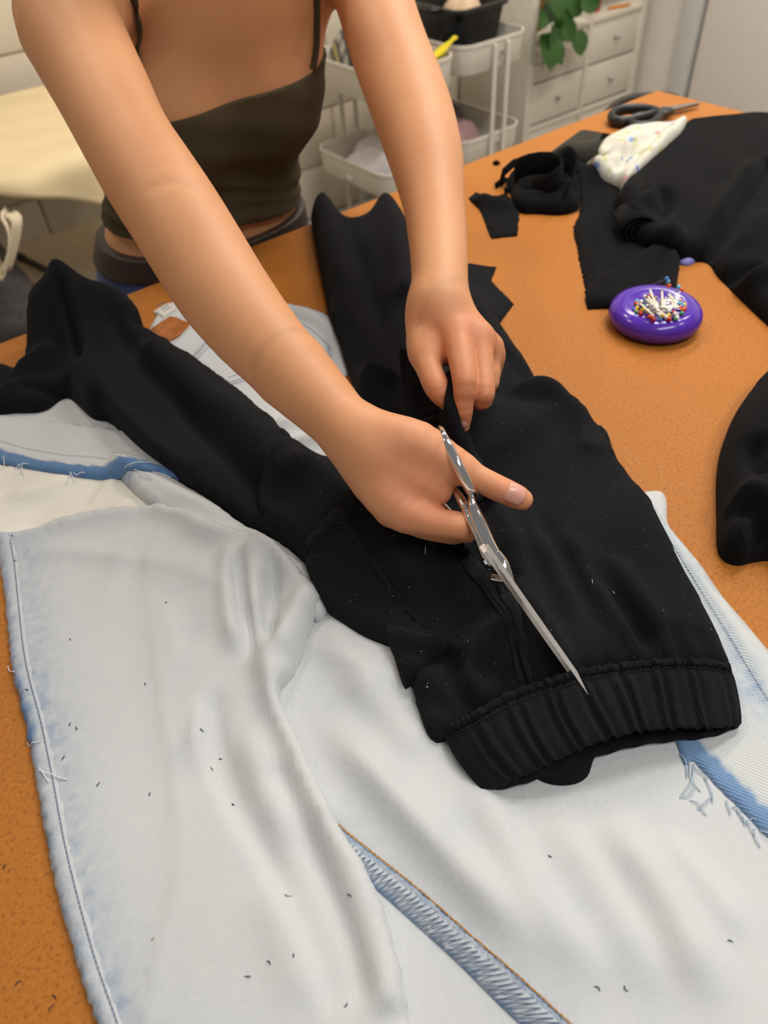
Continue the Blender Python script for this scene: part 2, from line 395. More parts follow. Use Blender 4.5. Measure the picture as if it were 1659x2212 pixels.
# ------------------------------------------------------------------ utility carts
def cart(x0, y0, label):
    w_, d_ = 0.33, 0.44; cx, cy = x0 + w_ / 2, y0 + d_ / 2
    t = thing('utility_cart', (cx, cy, 0), label, 'cart', 'white utility carts')
    for z, hh in ((0.78, 0.095), (0.47, 0.085), (0.16, 0.085)):
        lo = [rrect(cx, cy, z - hh, w_ - 0.014, d_ - 0.014, 0.055), rrect(cx, cy, z - hh + 0.006, w_ - 0.006, d_ - 0.006, 0.06), rrect(cx, cy, z - 0.012, w_, d_, 0.062), rrect(cx, cy, z - 0.010, w_ + 0.006, d_ + 0.006, 0.065), rrect(cx, cy, z, w_ + 0.006, d_ + 0.006, 0.065), rrect(cx, cy, z, w_ - 0.006, d_ - 0.006, 0.06), rrect(cx, cy, z - hh + 0.008, w_ - 0.012, d_ - 0.012, 0.055)]
        tr = MB().loft(lo).build('tray', M['cart'], t)
        MB().loft([rrect(cx, cy, z - hh + 0.0085, w_ - 0.02, d_ - 0.02, 0.05), rrect(cx, cy, z - hh + 0.0105, w_ - 0.02, d_ - 0.02, 0.05)]).build('tray_floor', M['mesh_floor'], tr)
    for s in (-1, 1):
        yy = cy + s * (d_ / 2 + 0.009)
        for k in (-1, 1):
            MB().tube([(cx + k * 0.032 + 0.015, yy, 0.065), (cx + k * 0.032 + 0.015, yy, 0.765)], 0.0085, 10).build('post', M['cart'], t)
        for z in (0.735, 0.43, 0.12):
            MB().tube([(cx + 0.015, yy + 0.001, z), (cx + 0.015, yy + s * 0.006, z)], [0.006, 0.005], 8).build('bolt', M['steel'], t)
    for sx in (-1, 1):
        for sy in (-1, 1):
            px, py = cx + sx * (w_ / 2 - 0.05), cy + sy * (d_ / 2 - 0.05)
            cs = MB().tube([(px, py, 0.075), (px, py, 0.05), (px + 0.012, py, 0.04), (px + 0.012, py, 0.022)], [0.006, 0.008, 0.008, 0.006], 8).build('caster', M['steel'], t)
            MB().tube([(px + 0.012, py - 0.009, 0.022), (px + 0.012, py + 0.009, 0.022)], 0.022, 16).build('wheel', M['black_plastic'], cs)
    return cx, cy
c1 = cart(1.60, 2.07, 'white utility cart with plaid cloth in its top tray, right behind the person')
c2 = cart(1.985, 2.11, 'white utility cart carrying a black tub, next to the cube shelf')

def heap(name, mat, cx, cy, z, rx, ry, h, label, cat, seed=0, amp=0.35, nr=9, na=22):
    r_ = np.random.default_rng(seed); ph = r_.uniform(0, 6.28, 8); vs = []; fs = []
    for i in range(nr + 1):
        t = i / nr
        for k in range(na):
            a = 2 * math.pi * k / na
            wob = 1 + amp * 0.3 * math.sin(3 * a + ph[0]) + amp * 0.2 * math.sin(5 * a + ph[1])
            rr = math.cos(t * math.pi / 2) * wob
            zz = h * math.sin(t * math.pi / 2) * (1 + amp * (0.5 * math.sin(4 * a + ph[2] + 3 * t) + 0.4 * math.sin(7 * a + ph[3] - 4 * t)) * (0.3 + 0.7 * (1 - t)))
            vs.append((cx + rx * rr * math.cos(a), cy + ry * rr * math.sin(a), z + max(0.0, zz)))
    for i in range(nr):
        for k in range(na): fs.append((i * na + k, i * na + (k + 1) % na, (i + 1) * na + (k + 1) % na, (i + 1) * na + k))
    fs += [tuple(range(na))[::-1], tuple(nr * na + k for k in range(na))]
    return tag(mk(name, vs, fs, mat), label, cat)
def m_plaid():
    t = NT('plaid')
    a = t.wave(9, (0, 0, 0.3)); b = t.wave(9, (0, 1.2, 1.87)); c = t.wave(4.5, (0, 0, 0.3))
    col = t.mix(t.ramp(a, [(0.55, (0, 0, 0, 1)), (0.75, (1, 1, 1, 1))]), srgb(70, 72, 78), srgb(176, 170, 158))
    col = t.mix(t.math('MULTIPLY', t.ramp(b, [(0.5, (0, 0, 0, 1)), (0.8, (1, 1, 1, 1))]), 0.6), col, srgb(40, 44, 54))
    col = t.mix(t.math('MULTIPLY', t.ramp(c, [(0.93, (0, 0, 0, 1)), (0.97, (1, 1, 1, 1))]), 0.7), col, srgb(196, 180, 120))
    return t.set(**{'Base Color': col, 'Roughness': 0.9})
M['plaid'] = m_plaid()
heap('folded_cloth', M['plaid'], c1[0], c1[1] + 0.02, 0.697, 0.13, 0.185, 0.21, 'grey plaid cloth heaped in the top tray of the cart behind the person', 'fabric', 3)
heap('wadding', M['white_fluff'], c1[0], c1[1], 0.397, 0.135, 0.18, 0.10, 'white fluffy wadding in the middle tray of the cart behind the person', 'wadding', 5, 0.6)
heap('fabric_scrap', M['pink'], c2[0] - 0.03, c2[1] - 0.03, 0.397, 0.10, 0.12, 0.085, 'pink fabric scrap in the middle tray below the black tub', 'fabric', 8)
heap('fabric_scrap', M['grey_fabric'], c2[0] + 0.05, c2[1] + 0.10, 0.397, 0.075, 0.085, 0.10, 'dark grey fabric scrap behind the pink scrap in the middle tray', 'fabric', 9)
# black tub with side handles
tb = thing('plastic_tub', (c2[0] - 0.01, c2[1] + 0.03, 0.696), 'black plastic tub with side handles on the top tray of the cart', 'tub')
bx, by, bz = c2[0] + 0.035, c2[1] + 0.03, 0.697
MB().loft([rrect(bx, by, bz, 0.20, 0.24, 0.03), rrect(bx, by, bz + 0.15, 0.235, 0.285, 0.035), rrect(bx, by, bz + 0.15, 0.262, 0.31, 0.04), rrect(bx, by, bz + 0.162, 0.262, 0.31, 0.04), rrect(bx, by, bz + 0.162, 0.228, 0.278, 0.035), rrect(bx, by, bz + 0.006, 0.19, 0.23, 0.03)]).build('body', M['black_plastic'], tb)
for s in (-1, 1):
    MB().tube([(bx + s * 0.128, by - 0.05, bz + 0.155), (bx + s * 0.16, by - 0.045, bz + 0.158), (bx + s * 0.168, by, bz + 0.16), (bx + s * 0.16, by + 0.045, bz + 0.158), (bx + s * 0.128, by + 0.05, bz + 0.155)], 0.009, 10).build('handle', M['black_plastic'], tb)
heap('foam_pad', M['beige'], bx + 0.02, by - 0.01, bz + 0.08, 0.075, 0.09, 0.10, 'beige foam pad poking out of the black tub', 'foam', 12, 0.2)
heap('dark_cloth', M['knit_far'], c2[0] - 0.115, c2[1] - 0.12, 0.697, 0.038, 0.07, 0.13, 'black cloth stuffed beside the tub on the cart', 'fabric', 14, 0.3)
# yellow clamp on the rim
a = Vector(onZ(925, 100, 0.80)); b = Vector(onZ(985, 88, 0.81)); ck = thing('spring_clamp', tuple((a + b) / 2), 'yellow plastic clamp lying on the cart rim', 'clamp')
ctr = Vector((1.90, 2.12, 0.792)); dr_ = Vector((0.085, 0.03, 0.014))
MB().tube([ctr - dr_, ctr - dr_ * 0.4, ctr, ctr + dr_ * 0.6, ctr + dr_ * 0.75, ctr + dr_], [0.008, 0.017, 0.018, 0.009, 0.008, 0.011], 12, flat=0.55).build('upper_jaw', M['yellow'], ck)
MB().tube([ctr - dr_ - Vector((0, 0, .012)), ctr - Vector((0, 0, .014)), ctr + dr_ * 0.55 - Vector((0, 0, .005))], [0.006, 0.012, 0.006], 12, flat=0.5).build('lower_jaw', M['yellow'], ck)

# ------------------------------------------------------------------ calico covered pressing table at the left
pt = thing('pressing_table', (0.2, 2.24, 0), 'low pressing table padded and draped with cream calico by the block wall', 'table')
PX0, PX1, PY0, PY1, PZ = -0.75, 1.02, 1.93, 2.55, 0.86
MB().box(((PX0 + PX1) / 2, (PY0 + PY1) / 2, PZ - 0.03), (PX1 - PX0 - 0.02, PY1 - PY0 - 0.02, 0.04), bev=0.005).build('board', M['shelf_board'], pt)
nu, nv = 120, 60; vs = []; fs = []
def drape_prof(v):      # v 0..1 from the back edge over the top and down the front
    top = (PY1 - PY0); tot = top + 0.30; s_ = v * tot
    if s_ < top - 0.03: return PY1 - s_, PZ
    if s_ < top + 0.03:
        a = (s_ - (top - 0.03)) / 0.06 * math.pi / 2; return PY0 + 0.03 - 0.035 * math.sin(a), PZ - 0.035 * (1 - math.cos(a))
    return PY0 - 0.005, PZ - 0.035 - (s_ - top - 0.03)
for i in range(nu + 1):
    x = PX0 + (PX1 - PX0) * i / nu
    for j in range(nv + 1):
        v = j / nv; hem = min(0.80, max(0.5, 0.70 + 0.36 * (x - 0.5))) + 0.025 * math.sin(x * 9.0 + 1.0)
        y, z = drape_prof(v * min(1.0, hem + 0.08)); k = max(0.0, v - 0.6) / 0.4
        y -= k * (0.018 + 0.022 * math.sin(x * 17) + 0.014 * math.sin(x * 31 + 2)); z += 0.003 * math.sin(x * 12 + v * 7) * (1 - k) + 0.002 * math.sin(v * 30 + x * 5) * (1 - k)
        vs.append((x, y, z))
for i in range(nu):
    for j in range(nv): fs.append((i * (nv + 1) + j, i * (nv + 1) + j + 1, (i + 1) * (nv + 1) + j + 1, (i + 1) * (nv + 1) + j))
cl = mk('calico_cover', vs, fs, M['calico'], pt); sm = cl.modifiers.new('thickness', 'SOLIDIFY'); sm.thickness = 0.003
for x in (PX0 + 0.06, PX1 - 0.06):
    for y in (PY0 + 0.07, PY1 - 0.07): MB().box((x, y, (PZ - 0.05) / 2), (0.045, 0.045, PZ - 0.05), bev=0.003).build('leg', M['shelf_board'], pt)
MB().box((0.2, 2.26, 0.44), (PX1 - PX0 - 0.1, 0.60, 0.02), bev=0.003).build('lower_shelf', M['shelf_board'], pt)
q0, q1 = onZ(40, 553, 0.459), onZ(170, 616, 0.459)
rd = thing('metal_rod', tuple((q0 + q1) / 2), 'black metal rod with capped ends lying on the shelf below the calico', 'rod')
MB().tube([q0, q1], 0.009, 12).build('shaft', M['black_metal'], rd)
for e, o_ in ((q0, q1), (q1, q0)):
    dv = (np.array(o_) - np.array(e)); dv /= np.linalg.norm(dv)
    MB().tube([e - dv * 0.006, e, e + dv * 0.03], [0.010, 0.0125, 0.0125], 12).build('end_cap', M['black_plastic'], rd)
# loop of calico hanging at the left and a cloth bag behind it
hl = thing('hanging_cloth', tuple(onY(20, 580, 1.86)), 'strip of cream calico hanging in a loop under the pressing table', 'fabric')
def ribbon(path, width_dir, width, mat, name, parent, th=0.004):
    P = crom(path, 0.02); wd = np.array(width_dir, float); wd /= np.linalg.norm(wd); vs = []; fs = []
    for p in P: vs += [p - wd * width / 2, p - wd * width * 0.2 + np.array([0, 0, .004]), p + wd * width * 0.25 - np.array([0, 0, .003]), p + wd * width / 2]
    for i in range(len(P) - 1):
        for k in range(3): fs.append((i * 4 + k, i * 4 + k + 1, (i + 1) * 4 + k + 1, (i + 1) * 4 + k))
    o = mk(name, vs, fs, mat, parent); m_ = o.modifiers.new('thickness', 'SOLIDIFY'); m_.thickness = th; m_.offset = 0; return o
ribbon([onY(5, 455, 1.90), onY(22, 490, 1.87), onY(20, 540, 1.86), onY(8, 590, 1.86), onY(-12, 560, 1.86), onY(-25, 500, 1.88), onY(-30, 450, 1.9)], (0.5, 1, 0.1), 0.07, M['calico_pale'], 'loop', hl)
ribbon([onY(18, 462, 1.885), onY(36, 475, 1.86), onY(30, 530, 1.85), onY(14, 585, 1.845)], (0.9, 0.5, 0), 0.035, M['calico_pale'], 'tail', hl)
bgx = onY(-15, 520, 2.1)
heap('storage_bag', M['grey_fabric'], bgx[0] - 0.06, 2.12, 0.451, 0.12, 0.14, 0.26, 'patterned dark cloth bag under the pressing table at the far left', 'bag', 21, 0.15)

# ------------------------------------------------------------------ black chair beyond the table corner
ch = thing('chair', (1.62, 1.12, 0), 'black chair with rounded backrest beyond the far table corner', 'chair')
cdir = Vector((0.62, 0.78, 0)); side = Vector((0.78, -0.62, 0)); cc = Vector((1.555, 1.045, 0))
pts = []
for k in range(13):
    a = -1 + 2 * k / 12; pts.append(cc + side * (a * 0.095) + cdir * (0.03 * a * a) + Vector((0, 0, 0.938 - 0.045 * abs(a) ** 3.2)))
low = [p - Vector((0, 0, 0.30)) - cdir * 0.0 for p in pts]
vs = []; fs = []
for off in (cdir * 0.012, cdir * -0.012):
    for a_, b_ in zip(pts, low): vs += [a_ + off, a_.lerp(b_, 0.5) + off * 1.6, b_ + off]
n = 13 * 3
for i in range(12):
    for k in range(2):
        q = (i * 3 + k, i * 3 + k + 1, (i + 1) * 3 + k + 1, (i + 1) * 3 + k); fs.append(q[::-1]); fs.append(tuple(x + n for x in q))
    fs.append((i * 3, (i + 1) * 3, (i + 1) * 3 + n, i * 3 + n)); fs.append((i * 3 + 2, i * 3 + 2 + n, (i + 1) * 3 + 2 + n, (i + 1) * 3 + 2))
fs += [(0, n, n + 1, 1), (1, n + 1, n + 2, 2), (36, 37, 37 + n, 36 + n), (37, 38, 38 + n, 37 + n)]
mk('backrest', vs, fs, M['black_plastic'], ch, sharp=50)
sc_ = cc + cdir * 0.22
MB().loft([[tuple(sc_ + side * x + cdir * y + Vector((0, 0, z))) for x, y, _ in rrect(0, 0, 0, 0.42 * k, 0.42 * k, 0.08)] for z, k in ((0.50, 0.9), (0.505, 1.0), (0.54, 1.0), (0.55, 0.93))]).build('seat', M['black_plastic'], ch)
for s in (-1, 1):
    MB().tube([cc + side * (s * 0.12) + cdir * 0.02 + Vector((0, 0, 0.70)), cc + side * (s * 0.13) + Vector((0, 0, 0.52)), cc + side * (s * 0.17) - cdir * 0.03 + Vector((0, 0, 0.0))], 0.011).build('leg', M['black_metal'], ch)
    MB().tube([sc_ + side * (s * 0.16) + cdir * 0.15 + Vector((0, 0, 0.5)), sc_ + side * (s * 0.18) + cdir * 0.19], 0.011).build('leg', M['black_metal'], ch)
# ------------------------------------------------------------------ cloth lying on the table: layered surfaces that rest on what is below
GX0, GY0, GS = -0.45, -0.45, 0.0025
GNX, GNY = int(1.95 / GS), int(1.50 / GS)
HM = np.zeros((GNY, GNX))                                     # height of whatever lies on the table top
def hs(A, x, y):
    u = np.clip((np.asarray(x) - GX0) / GS, 0, GNX - 1.001); v = np.clip((np.asarray(y) - GY0) / GS, 0, GNY - 1.001)
    i = v.astype(int); j = u.astype(int); a = u - j; b = v - i
    return A[i, j] * (1 - a) * (1 - b) + A[i, j + 1] * a * (1 - b) + A[i + 1, j] * (1 - a) * b + A[i + 1, j + 1] * a * b
def blur(A, r):
    n = max(1, int(r / GS))
    for ax in (0, 1):
        for _ in range(2):
            p = np.pad(A, [(n + 1, n) if k == ax else (0, 0) for k in (0, 1)], mode='edge'); c = np.cumsum(p, axis=ax)
            A = (np.take(c, range(2 * n + 1, c.shape[ax]), ax) - np.take(c, range(0, c.shape[ax] - 2 * n - 1), ax)) / (2 * n + 1)
    return A
def inside(P, poly):
    x, y = P[:, 0], P[:, 1]; r = np.zeros(len(P), bool)
    for (x1, y1), (x2, y2) in zip(poly, np.roll(poly, -1, 0)):
        if y1 == y2: continue
        m = ((y1 > y) != (y2 > y)); r ^= m & (x < (x2 - x1) * (y - y1) / (y2 - y1) + x1)
    return r
def seg_dist(P, L, vals=None):
    """distance to a polyline, signed side, interpolated vals and relative position"""
    best = np.full(len(P), 1e9); side = np.zeros(len(P)); val = np.zeros(len(P)); pos = np.zeros(len(P))
    cum = np.r_[0, np.cumsum(np.linalg.norm(np.diff(L, axis=0), axis=1))]; tot = max(cum[-1], 1e-9)
    for i in range(len(L) - 1):
        a, b = L[i], L[i + 1]; ab = b - a; q = P - a; t = np.clip((q @ ab) / max(ab @ ab, 1e-12), 0, 1)
        e = q - t[:, None] * ab; dd = np.hypot(e[:, 0], e[:, 1]); m = dd < best
        best[m] = dd[m]; side[m] = np.sign(ab[0] * q[m, 1] - ab[1] * q[m, 0])
        if vals is not None: val[m] = (vals[i] * (1 - t) + vals[i + 1] * t)[m]
        pos[m] = ((cum[i] + t * np.linalg.norm(ab)) / tot)[m]
    return best, side, val, pos
def edge_dist(P, L, maxd):
    """distance to a closed outline, cut off at maxd"""
    od = np.argsort(P[:, 0]); X = P[od]; d = np.full(len(P), maxd)
    for a, b in zip(L[:-1], L[1:]):
        i, j = np.searchsorted(X[:, 0], (min(a[0], b[0]) - maxd, max(a[0], b[0]) + maxd))
        if i >= j: continue
        s = X[i:j]; m = np.flatnonzero((s[:, 1] > min(a[1], b[1]) - maxd) & (s[:, 1] < max(a[1], b[1]) + maxd))
        if not len(m): continue
        ab = b - a; q = s[m] - a; t = np.clip((q @ ab) / max(ab @ ab, 1e-12), 0, 1); e = q - t[:, None] * ab
        d[i + m] = np.minimum(d[i + m], np.hypot(e[:, 0], e[:, 1]))
    out = np.empty(len(P)); out[od] = d; return out
def vnoise(x, y, s, seed):
    r_ = np.random.default_rng(seed); o = 0
    for k in range(5):
        a = r_.uniform(0, 6.28); f = s * r_.uniform(0.6, 1.7); p = r_.uniform(0, 6.28); a2 = a + r_.uniform(0.8, 2.2)
        o = o + np.sin(f * (x * np.cos(a) + y * np.sin(a)) + p + 1.3 * np.sin(0.6 * f * (x * np.cos(a2) + y * np.sin(a2)) + 2 * p))
    return o / 5
def outline(px, zg, smooth, step, jag=0.0, seed=0):
    """pixel outline (points may carry a third value 'c' for a corner or a number for an own height) to world XY, densified"""
    pts = []; corner = []
    for p in px:
        h = p[2] if len(p) > 2 and not isinstance(p[2], str) else zg
        pts.append(onT(p[0], p[1], h)[:2]); corner.append(len(p) > 2 and 'c' in [q for q in p[2:] if isinstance(q, str)])
    pts = np.array(pts); n = len(pts); out = []
    if not smooth: corner = [True] * n
    for i in range(n):
        p1, p2 = pts[i], pts[(i + 1) % n]
        p0 = 2 * p1 - p2 if corner[i] else pts[i - 1]
        p3 = 2 * p2 - p1 if corner[(i + 1) % n] else pts[(i + 2) % n]
        m = max(1, int(np.ceil(np.linalg.norm(p2 - p1) / step)))
        for k in range(m):
            t = k / m
            out.append(0.5 * ((2 * p1) + (-p0 + p2) * t + (2 * p0 - 5 * p1 + 4 * p2 - p3) * t * t + (-p0 + 3 * p1 - 3 * p2 + p3) * t ** 3))
    out = np.array(out)
    if jag: out += np.random.default_rng(seed).normal(0, jag, out.shape)
    return out
def line(px, h=0.01): return np.array([onT(p[0], p[1], p[2] if len(p) > 2 else h)[:2] for p in px])
def ridge(px, amp, wl, wr=None, h=0.012, ends=0.3):
    L = line(px, h); n = len(px); A = np.array(amp if hasattr(amp, '__len__') else [amp] * n, float)
    Lr = crom(np.c_[L, A], 0.012) if n > 2 else np.c_[L, A]
    return (Lr[:, :2], Lr[:, 2], wl, wr or wl, ends)
def ridge_sum(P, R):
    z = np.zeros(len(P))
    for L, A, wl, wr, ends in R:
        bb = max(wl, wr) * 3.2
        m = (P[:, 0] > L[:, 0].min() - bb) & (P[:, 0] < L[:, 0].max() + bb) & (P[:, 1] > L[:, 1].min() - bb) & (P[:, 1] < L[:, 1].max() + bb)
        if not m.any(): continue
        d, s, a, p = seg_dist(P[m], L, A); w_ = np.where(s > 0, wl, wr)
        tp = np.clip(np.minimum(p, 1 - p) / max(ends, 1e-6), 0, 1) if ends else 1.0
        tp = tp * tp * (3 - 2 * tp) if ends else 1.0
        z[m] += a * np.exp(-(d / w_) ** 2) * tp
    return z
def cloth(name, px, mat, parent=None, zg=0.008, thick=0.003, er=0.004, ridges=(), noise=0.0, nscale=40, seed=1, res=0.005, smooth=True, rb=0.012, jag=0.0, blue=None, extra=None, k=1.0):
    P0 = outline(px, zg, smooth, res, jag, seed)
    x0, y0 = P0.min(0); x1, y1 = P0.max(0)
    gx, gy = np.meshgrid(np.arange(x0, x1, res), np.arange(y0, y1, res)); gx[1::2] += res / 2
    G = np.c_[gx.ravel(), gy.ravel()]; G = G[inside(G, P0)]
    closed = np.vstack([P0, P0[:1]])
    d = edge_dist(G, closed, res); G = G[d > res * 0.55]
    # a ring just inside the edge gives the cloth its rolled edge
    n = len(P0)
    allv = np.vstack([P0, G])
    vs, es, fs, _, _, _ = delaunay_2d_cdt([Vector(v) for v in allv.tolist()], [(i, (i + 1) % n) for i in range(n)], [list(range(n))], 1, 1e-6)
    V = np.array([tuple(v) for v in vs]); fs = [list(f) for f in fs]
    Hb = np.maximum(HM, blur(HM, rb)); Hb = blur(Hb, rb * 0.5)
    def height(Q, dd):
        base = np.maximum(hs(Hb, Q[:, 0], Q[:, 1]), hs(HM, Q[:, 0], Q[:, 1]))
        pr = np.sqrt(np.clip(1 - (1 - np.clip(dd / er, 0, 1)) ** 2, 0, 1))
        inn = np.clip(dd / max(er, 0.006), 0, 1)
        z = base + thick * (0.25 + 0.75 * pr) + k * ridge_sum(Q, ridges)
        if noise: z = z + noise * vnoise(Q[:, 0], Q[:, 1], nscale, seed) * inn
        if extra is not None: z = z + extra(Q, dd)
        return np.maximum(z, hs(HM, Q[:, 0], Q[:, 1]) + 0.0008)
    md = max(er, 0.006) * 1.05; dd = edge_dist(V, closed, md); Z = height(V, dd)
    # boundary edges of the triangulation -> skirt down to what lies below
    from collections import Counter
    cnt = Counter()
    for f in fs:
        for a, b in zip(f, f[1:] + f[:1]): cnt[(min(a, b), max(a, b))] += 1
    bd = set(e for e, c in cnt.items() if c == 1); bv = sorted({i for e in bd for i in e}); mp = {v: len(V) + k for k, v in enumerate(bv)}
    low = hs(HM, V[bv, 0], V[bv, 1]) + 0.0003
    VV = np.vstack([np.c_[V, Z + TZ], np.c_[V[bv], np.minimum(low, Z[bv] - 0.0002) + TZ]])
    F = []
    for f in fs:
        F.append(f)
        for a, b in zip(f, f[1:] + f[:1]):
            if (min(a, b), max(a, b)) in bd: F.append([b, a, mp[a], mp[b]])
    at = None
    if blue is not None:
        bl = blue(VV[:, :2]); at = {'blue': bl}
    o = mk(name, VV, F, mat, parent, attrs=at)
    # raise the height map
    gx, gy = np.meshgrid(GX0 + np.arange(GNX) * GS, GY0 + np.arange(GNY) * GS)
    m = (gx > x0) & (gx < x1) & (gy > y0) & (gy < y1); Q = np.c_[gx[m], gy[m]]; kk = inside(Q, P0); ii = np.argwhere(m)[kk]; Q = Q[kk]
    dq = edge_dist(Q, closed, md); HM[ii[:, 0], ii[:, 1]] = np.maximum(HM[ii[:, 0], ii[:, 1]], height(Q, dq))
    return o
def near_line(px, w_, amp=1.0, h=0.006, p=1.0):
    L = crom(line(px, h), 0.01)
    return lambda Q: amp * np.exp(-(seg_dist(Q, L)[0] / w_) ** p)
def surf(x, y, lift=0.0): return np.array([x, y, TZ + float(hs(HM, x, y)) + lift])
def surf_px(px, py, lift=0.0):
    """the point of the laid cloth that a pixel's ray meets"""
    h = 0.01
    for _ in range(12):
        q = onT(px, py, h); h = 0.5 * h + 0.5 * float(hs(HM, q[0], q[1]))
    q = onT(px, py, h); return np.array([q[0], q[1], TZ + float(hs(HM, q[0], q[1])) + lift])
def surf_path(px, lift=0.0, step=0.006):
    P = np.array([surf_px(a, b)[:2] for a, b in px]); P = crom(P, step) if len(P) > 2 else resample(P, step)
    return [surf(x, y, lift) for x, y in P]

# ------------------------------------------------------------------ the bleached jeans, cut open and turned out
jn = thing('cut_open_jeans', tuple(onT(700, 1700)), 'bleached pale blue jeans cut open and spread across the near half of the table', 'jeans')
def jb(*fs_): return lambda Q: np.clip(sum(f(Q) for f in fs_), 0, 1)
LEFT_EDGE = [(-10, 1165), (4, 1290), (18, 1430), (48, 1560), (72, 1690), (100, 1850), (150, 2050), (206, 2225), (260, 2400)]
back = [(-160, 905), (-160, 1160), (-10, 1190), (60, 1200), (400, 1260), (900, 1500), (1350, 1300), (1390, 1062), (1150, 960), (760, 830), (752, 800), (738, 730), (722, 688), (680, 668), (625, 652), (560, 640), (470, 640), (400, 634), (345, 668), (330, 690), (300, 735), (200, 800), (60, 870)]
cloth('seat_panel', back, M['denim'], jn, zg=0.004, thick=0.005, er=0.006, noise=0.004, nscale=38, seed=3,
      ridges=[ridge([(640, 690), (680, 760), (700, 850)], 0.010, 0.010), ridge([(560, 930), (640, 900), (740, 880)], 0.012, 0.010), ridge([(590, 965), (680, 940), (750, 925)], 0.012, 0.008), ridge([(430, 690), (380, 740), (340, 770)], 0.006, 0.008), ridge([(470, 720), (430, 770), (400, 800)], 0.005, 0.006), ridge([(620, 660), (690, 690), (715, 720)], 0.008, 0.01)],
      blue=jb(near_line([(722, 688), (600, 648), (400, 634)], 0.004, 0.25)))
# near ground panel that carries the seam and the right part
near = [(330, 1180), (640, 1230), (900, 1350), (1390, 1062), (1448, 1135), (1510, 1208), (1562, 1282), (1612, 1340), (1659, 1396), (1850, 1620), (1950, 2420), (420, 2420), (380, 1800)]
cloth('lower_panel', near, M['denim'], jn, zg=0.004, thick=0.004, er=0.004, noise=0.0022, nscale=32, seed=5, k=1.3,
      ridges=[ridge([(640, 1490), (800, 1650), (960, 1830), (1130, 2010), (1240, 2140)], 0.007, 0.016), ridge([(1010, 1640), (1080, 1780), (1150, 1910), (1240, 2030), (1340, 2160)], 0.007, 0.010, 0.016), ridge([(1290, 1740), (1420, 1900), (1500, 2050), (1560, 2200)], 0.008, 0.014), ridge([(1180, 1720), (1280, 1880), (1370, 2030), (1440, 2180)], 0.005, 0.010, 0.018), ridge([(700, 1560), (860, 1730), (1020, 1900), (1180, 2080)], 0.004, 0.010), ridge([(760, 1420), (860, 1560), (930, 1640)], 0.006, 0.014), ridge([(1400, 1760), (1530, 1900), (1640, 2050)], 0.004, 0.01), ridge([(690, 1310), (760, 1440), (800, 1560)], 0.006, 0.015)],
      blue=jb(near_line([(740, 1790), (960, 1985), (1215, 2215)], 0.012, 0.16)))
# overcast inseam running out from below the left panel
def offs2(a, b): return [((p[0] + q[0]) / 2, (p[1] + q[1]) / 2) for p, q in zip(a, b)]
SEAM = [(690, 1735), (735, 1785), (800, 1838), (900, 1918), (1000, 2005), (1100, 2092), (1215, 2195), (1330, 2300)]
LOW = [(700, 1790), (735, 1835), (772, 1880), (865, 1965), (985, 2075), (1075, 2165), (1165, 2250), (1250, 2330)]
cloth('inseam_allowance', SEAM + LOW[::-1], M['denim'], jn, zg=0.007, thick=0.0022, er=0.0015, noise=0.0005, nscale=120, seed=6, res=0.004, blue=jb(near_line(LOW, 0.0022, 0.55), near_line(SEAM, 0.0025, 0.6), near_line(offs2(SEAM, LOW), 0.02, 0.07)))
def stitches(name, path, mat, parent, ln=0.0028, gap=0.0011, r=0.0004, lift=0.0006):
    P = resample(np.array(surf_path(path, lift, 0.003)), ln + gap); mb = MB()
    for a, b in zip(P[:-1], P[1:]):
        a = Vector(a); b = Vector(b); mb.tube([a, a.lerp(b, 0.12) + Vector((0, 0, r)), a.lerp(b, ln / (ln + gap) - 0.1) + Vector((0, 0, r)), a.lerp(b, ln / (ln + gap))], [r * 0.5, r, r, r * 0.5], 5)
    o = mb.build(name, mat, parent); o['kind'] = 'stuff'; return o
def offs(px, dx, dy): return [(a + dx, b + dy) for a, b in px]
stitches('gold_topstitch', [(722, 1772)] + offs(SEAM[1:], 6, 6), M['thread_gold'], jn, 0.0030, 0.0006, 0.0006)
stitches('seam_stitch', offs(SEAM[1:], -2, 9), M['thread_blue'], jn, 0.003, 0.001, 0.0003)
# overcast zigzag
mb = MB(); A_ = resample(np.array([surf_px(a + 12, b + 26)[:2] for a, b in SEAM[1:]]), 0.0016); B_ = np.array([surf_px(a, b - 3)[:2] for a, b in LOW[1:]]); B_ = resample(B_, 0.0032)
n_ = min(len(A_), len(B_)); A_ = resample(A_, np.linalg.norm(np.diff(A_, axis=0), axis=1).sum() / (n_ - 1)); B_ = resample(B_, np.linalg.norm(np.diff(B_, axis=0), axis=1).sum() / (n_ - 1)); n_ = min(len(A_), len(B_))
for k in range(n_ - 2):
    a, b, c = A_[k] + (B_[k] - A_[k]) * RNG.uniform(0, .25), B_[k] * 1.0, A_[k + 1] + (B_[k + 1] - A_[k + 1]) * RNG.uniform(0, .25)
    m_ = (a + b) / 2 + RNG.normal(0, 0.0003, 2); m2 = (b + c) / 2 + RNG.normal(0, 0.0003, 2)
    mb.tube([surf(*a, 0.0005), surf(*m_, 0.0009), surf(*b, 0.0003), surf(*m2, 0.0009), surf(*c, 0.0005)], 0.00026, 4)
o = mb.build('overcast_stitching', M['thread_navy'], jn); o['kind'] = 'stuff'

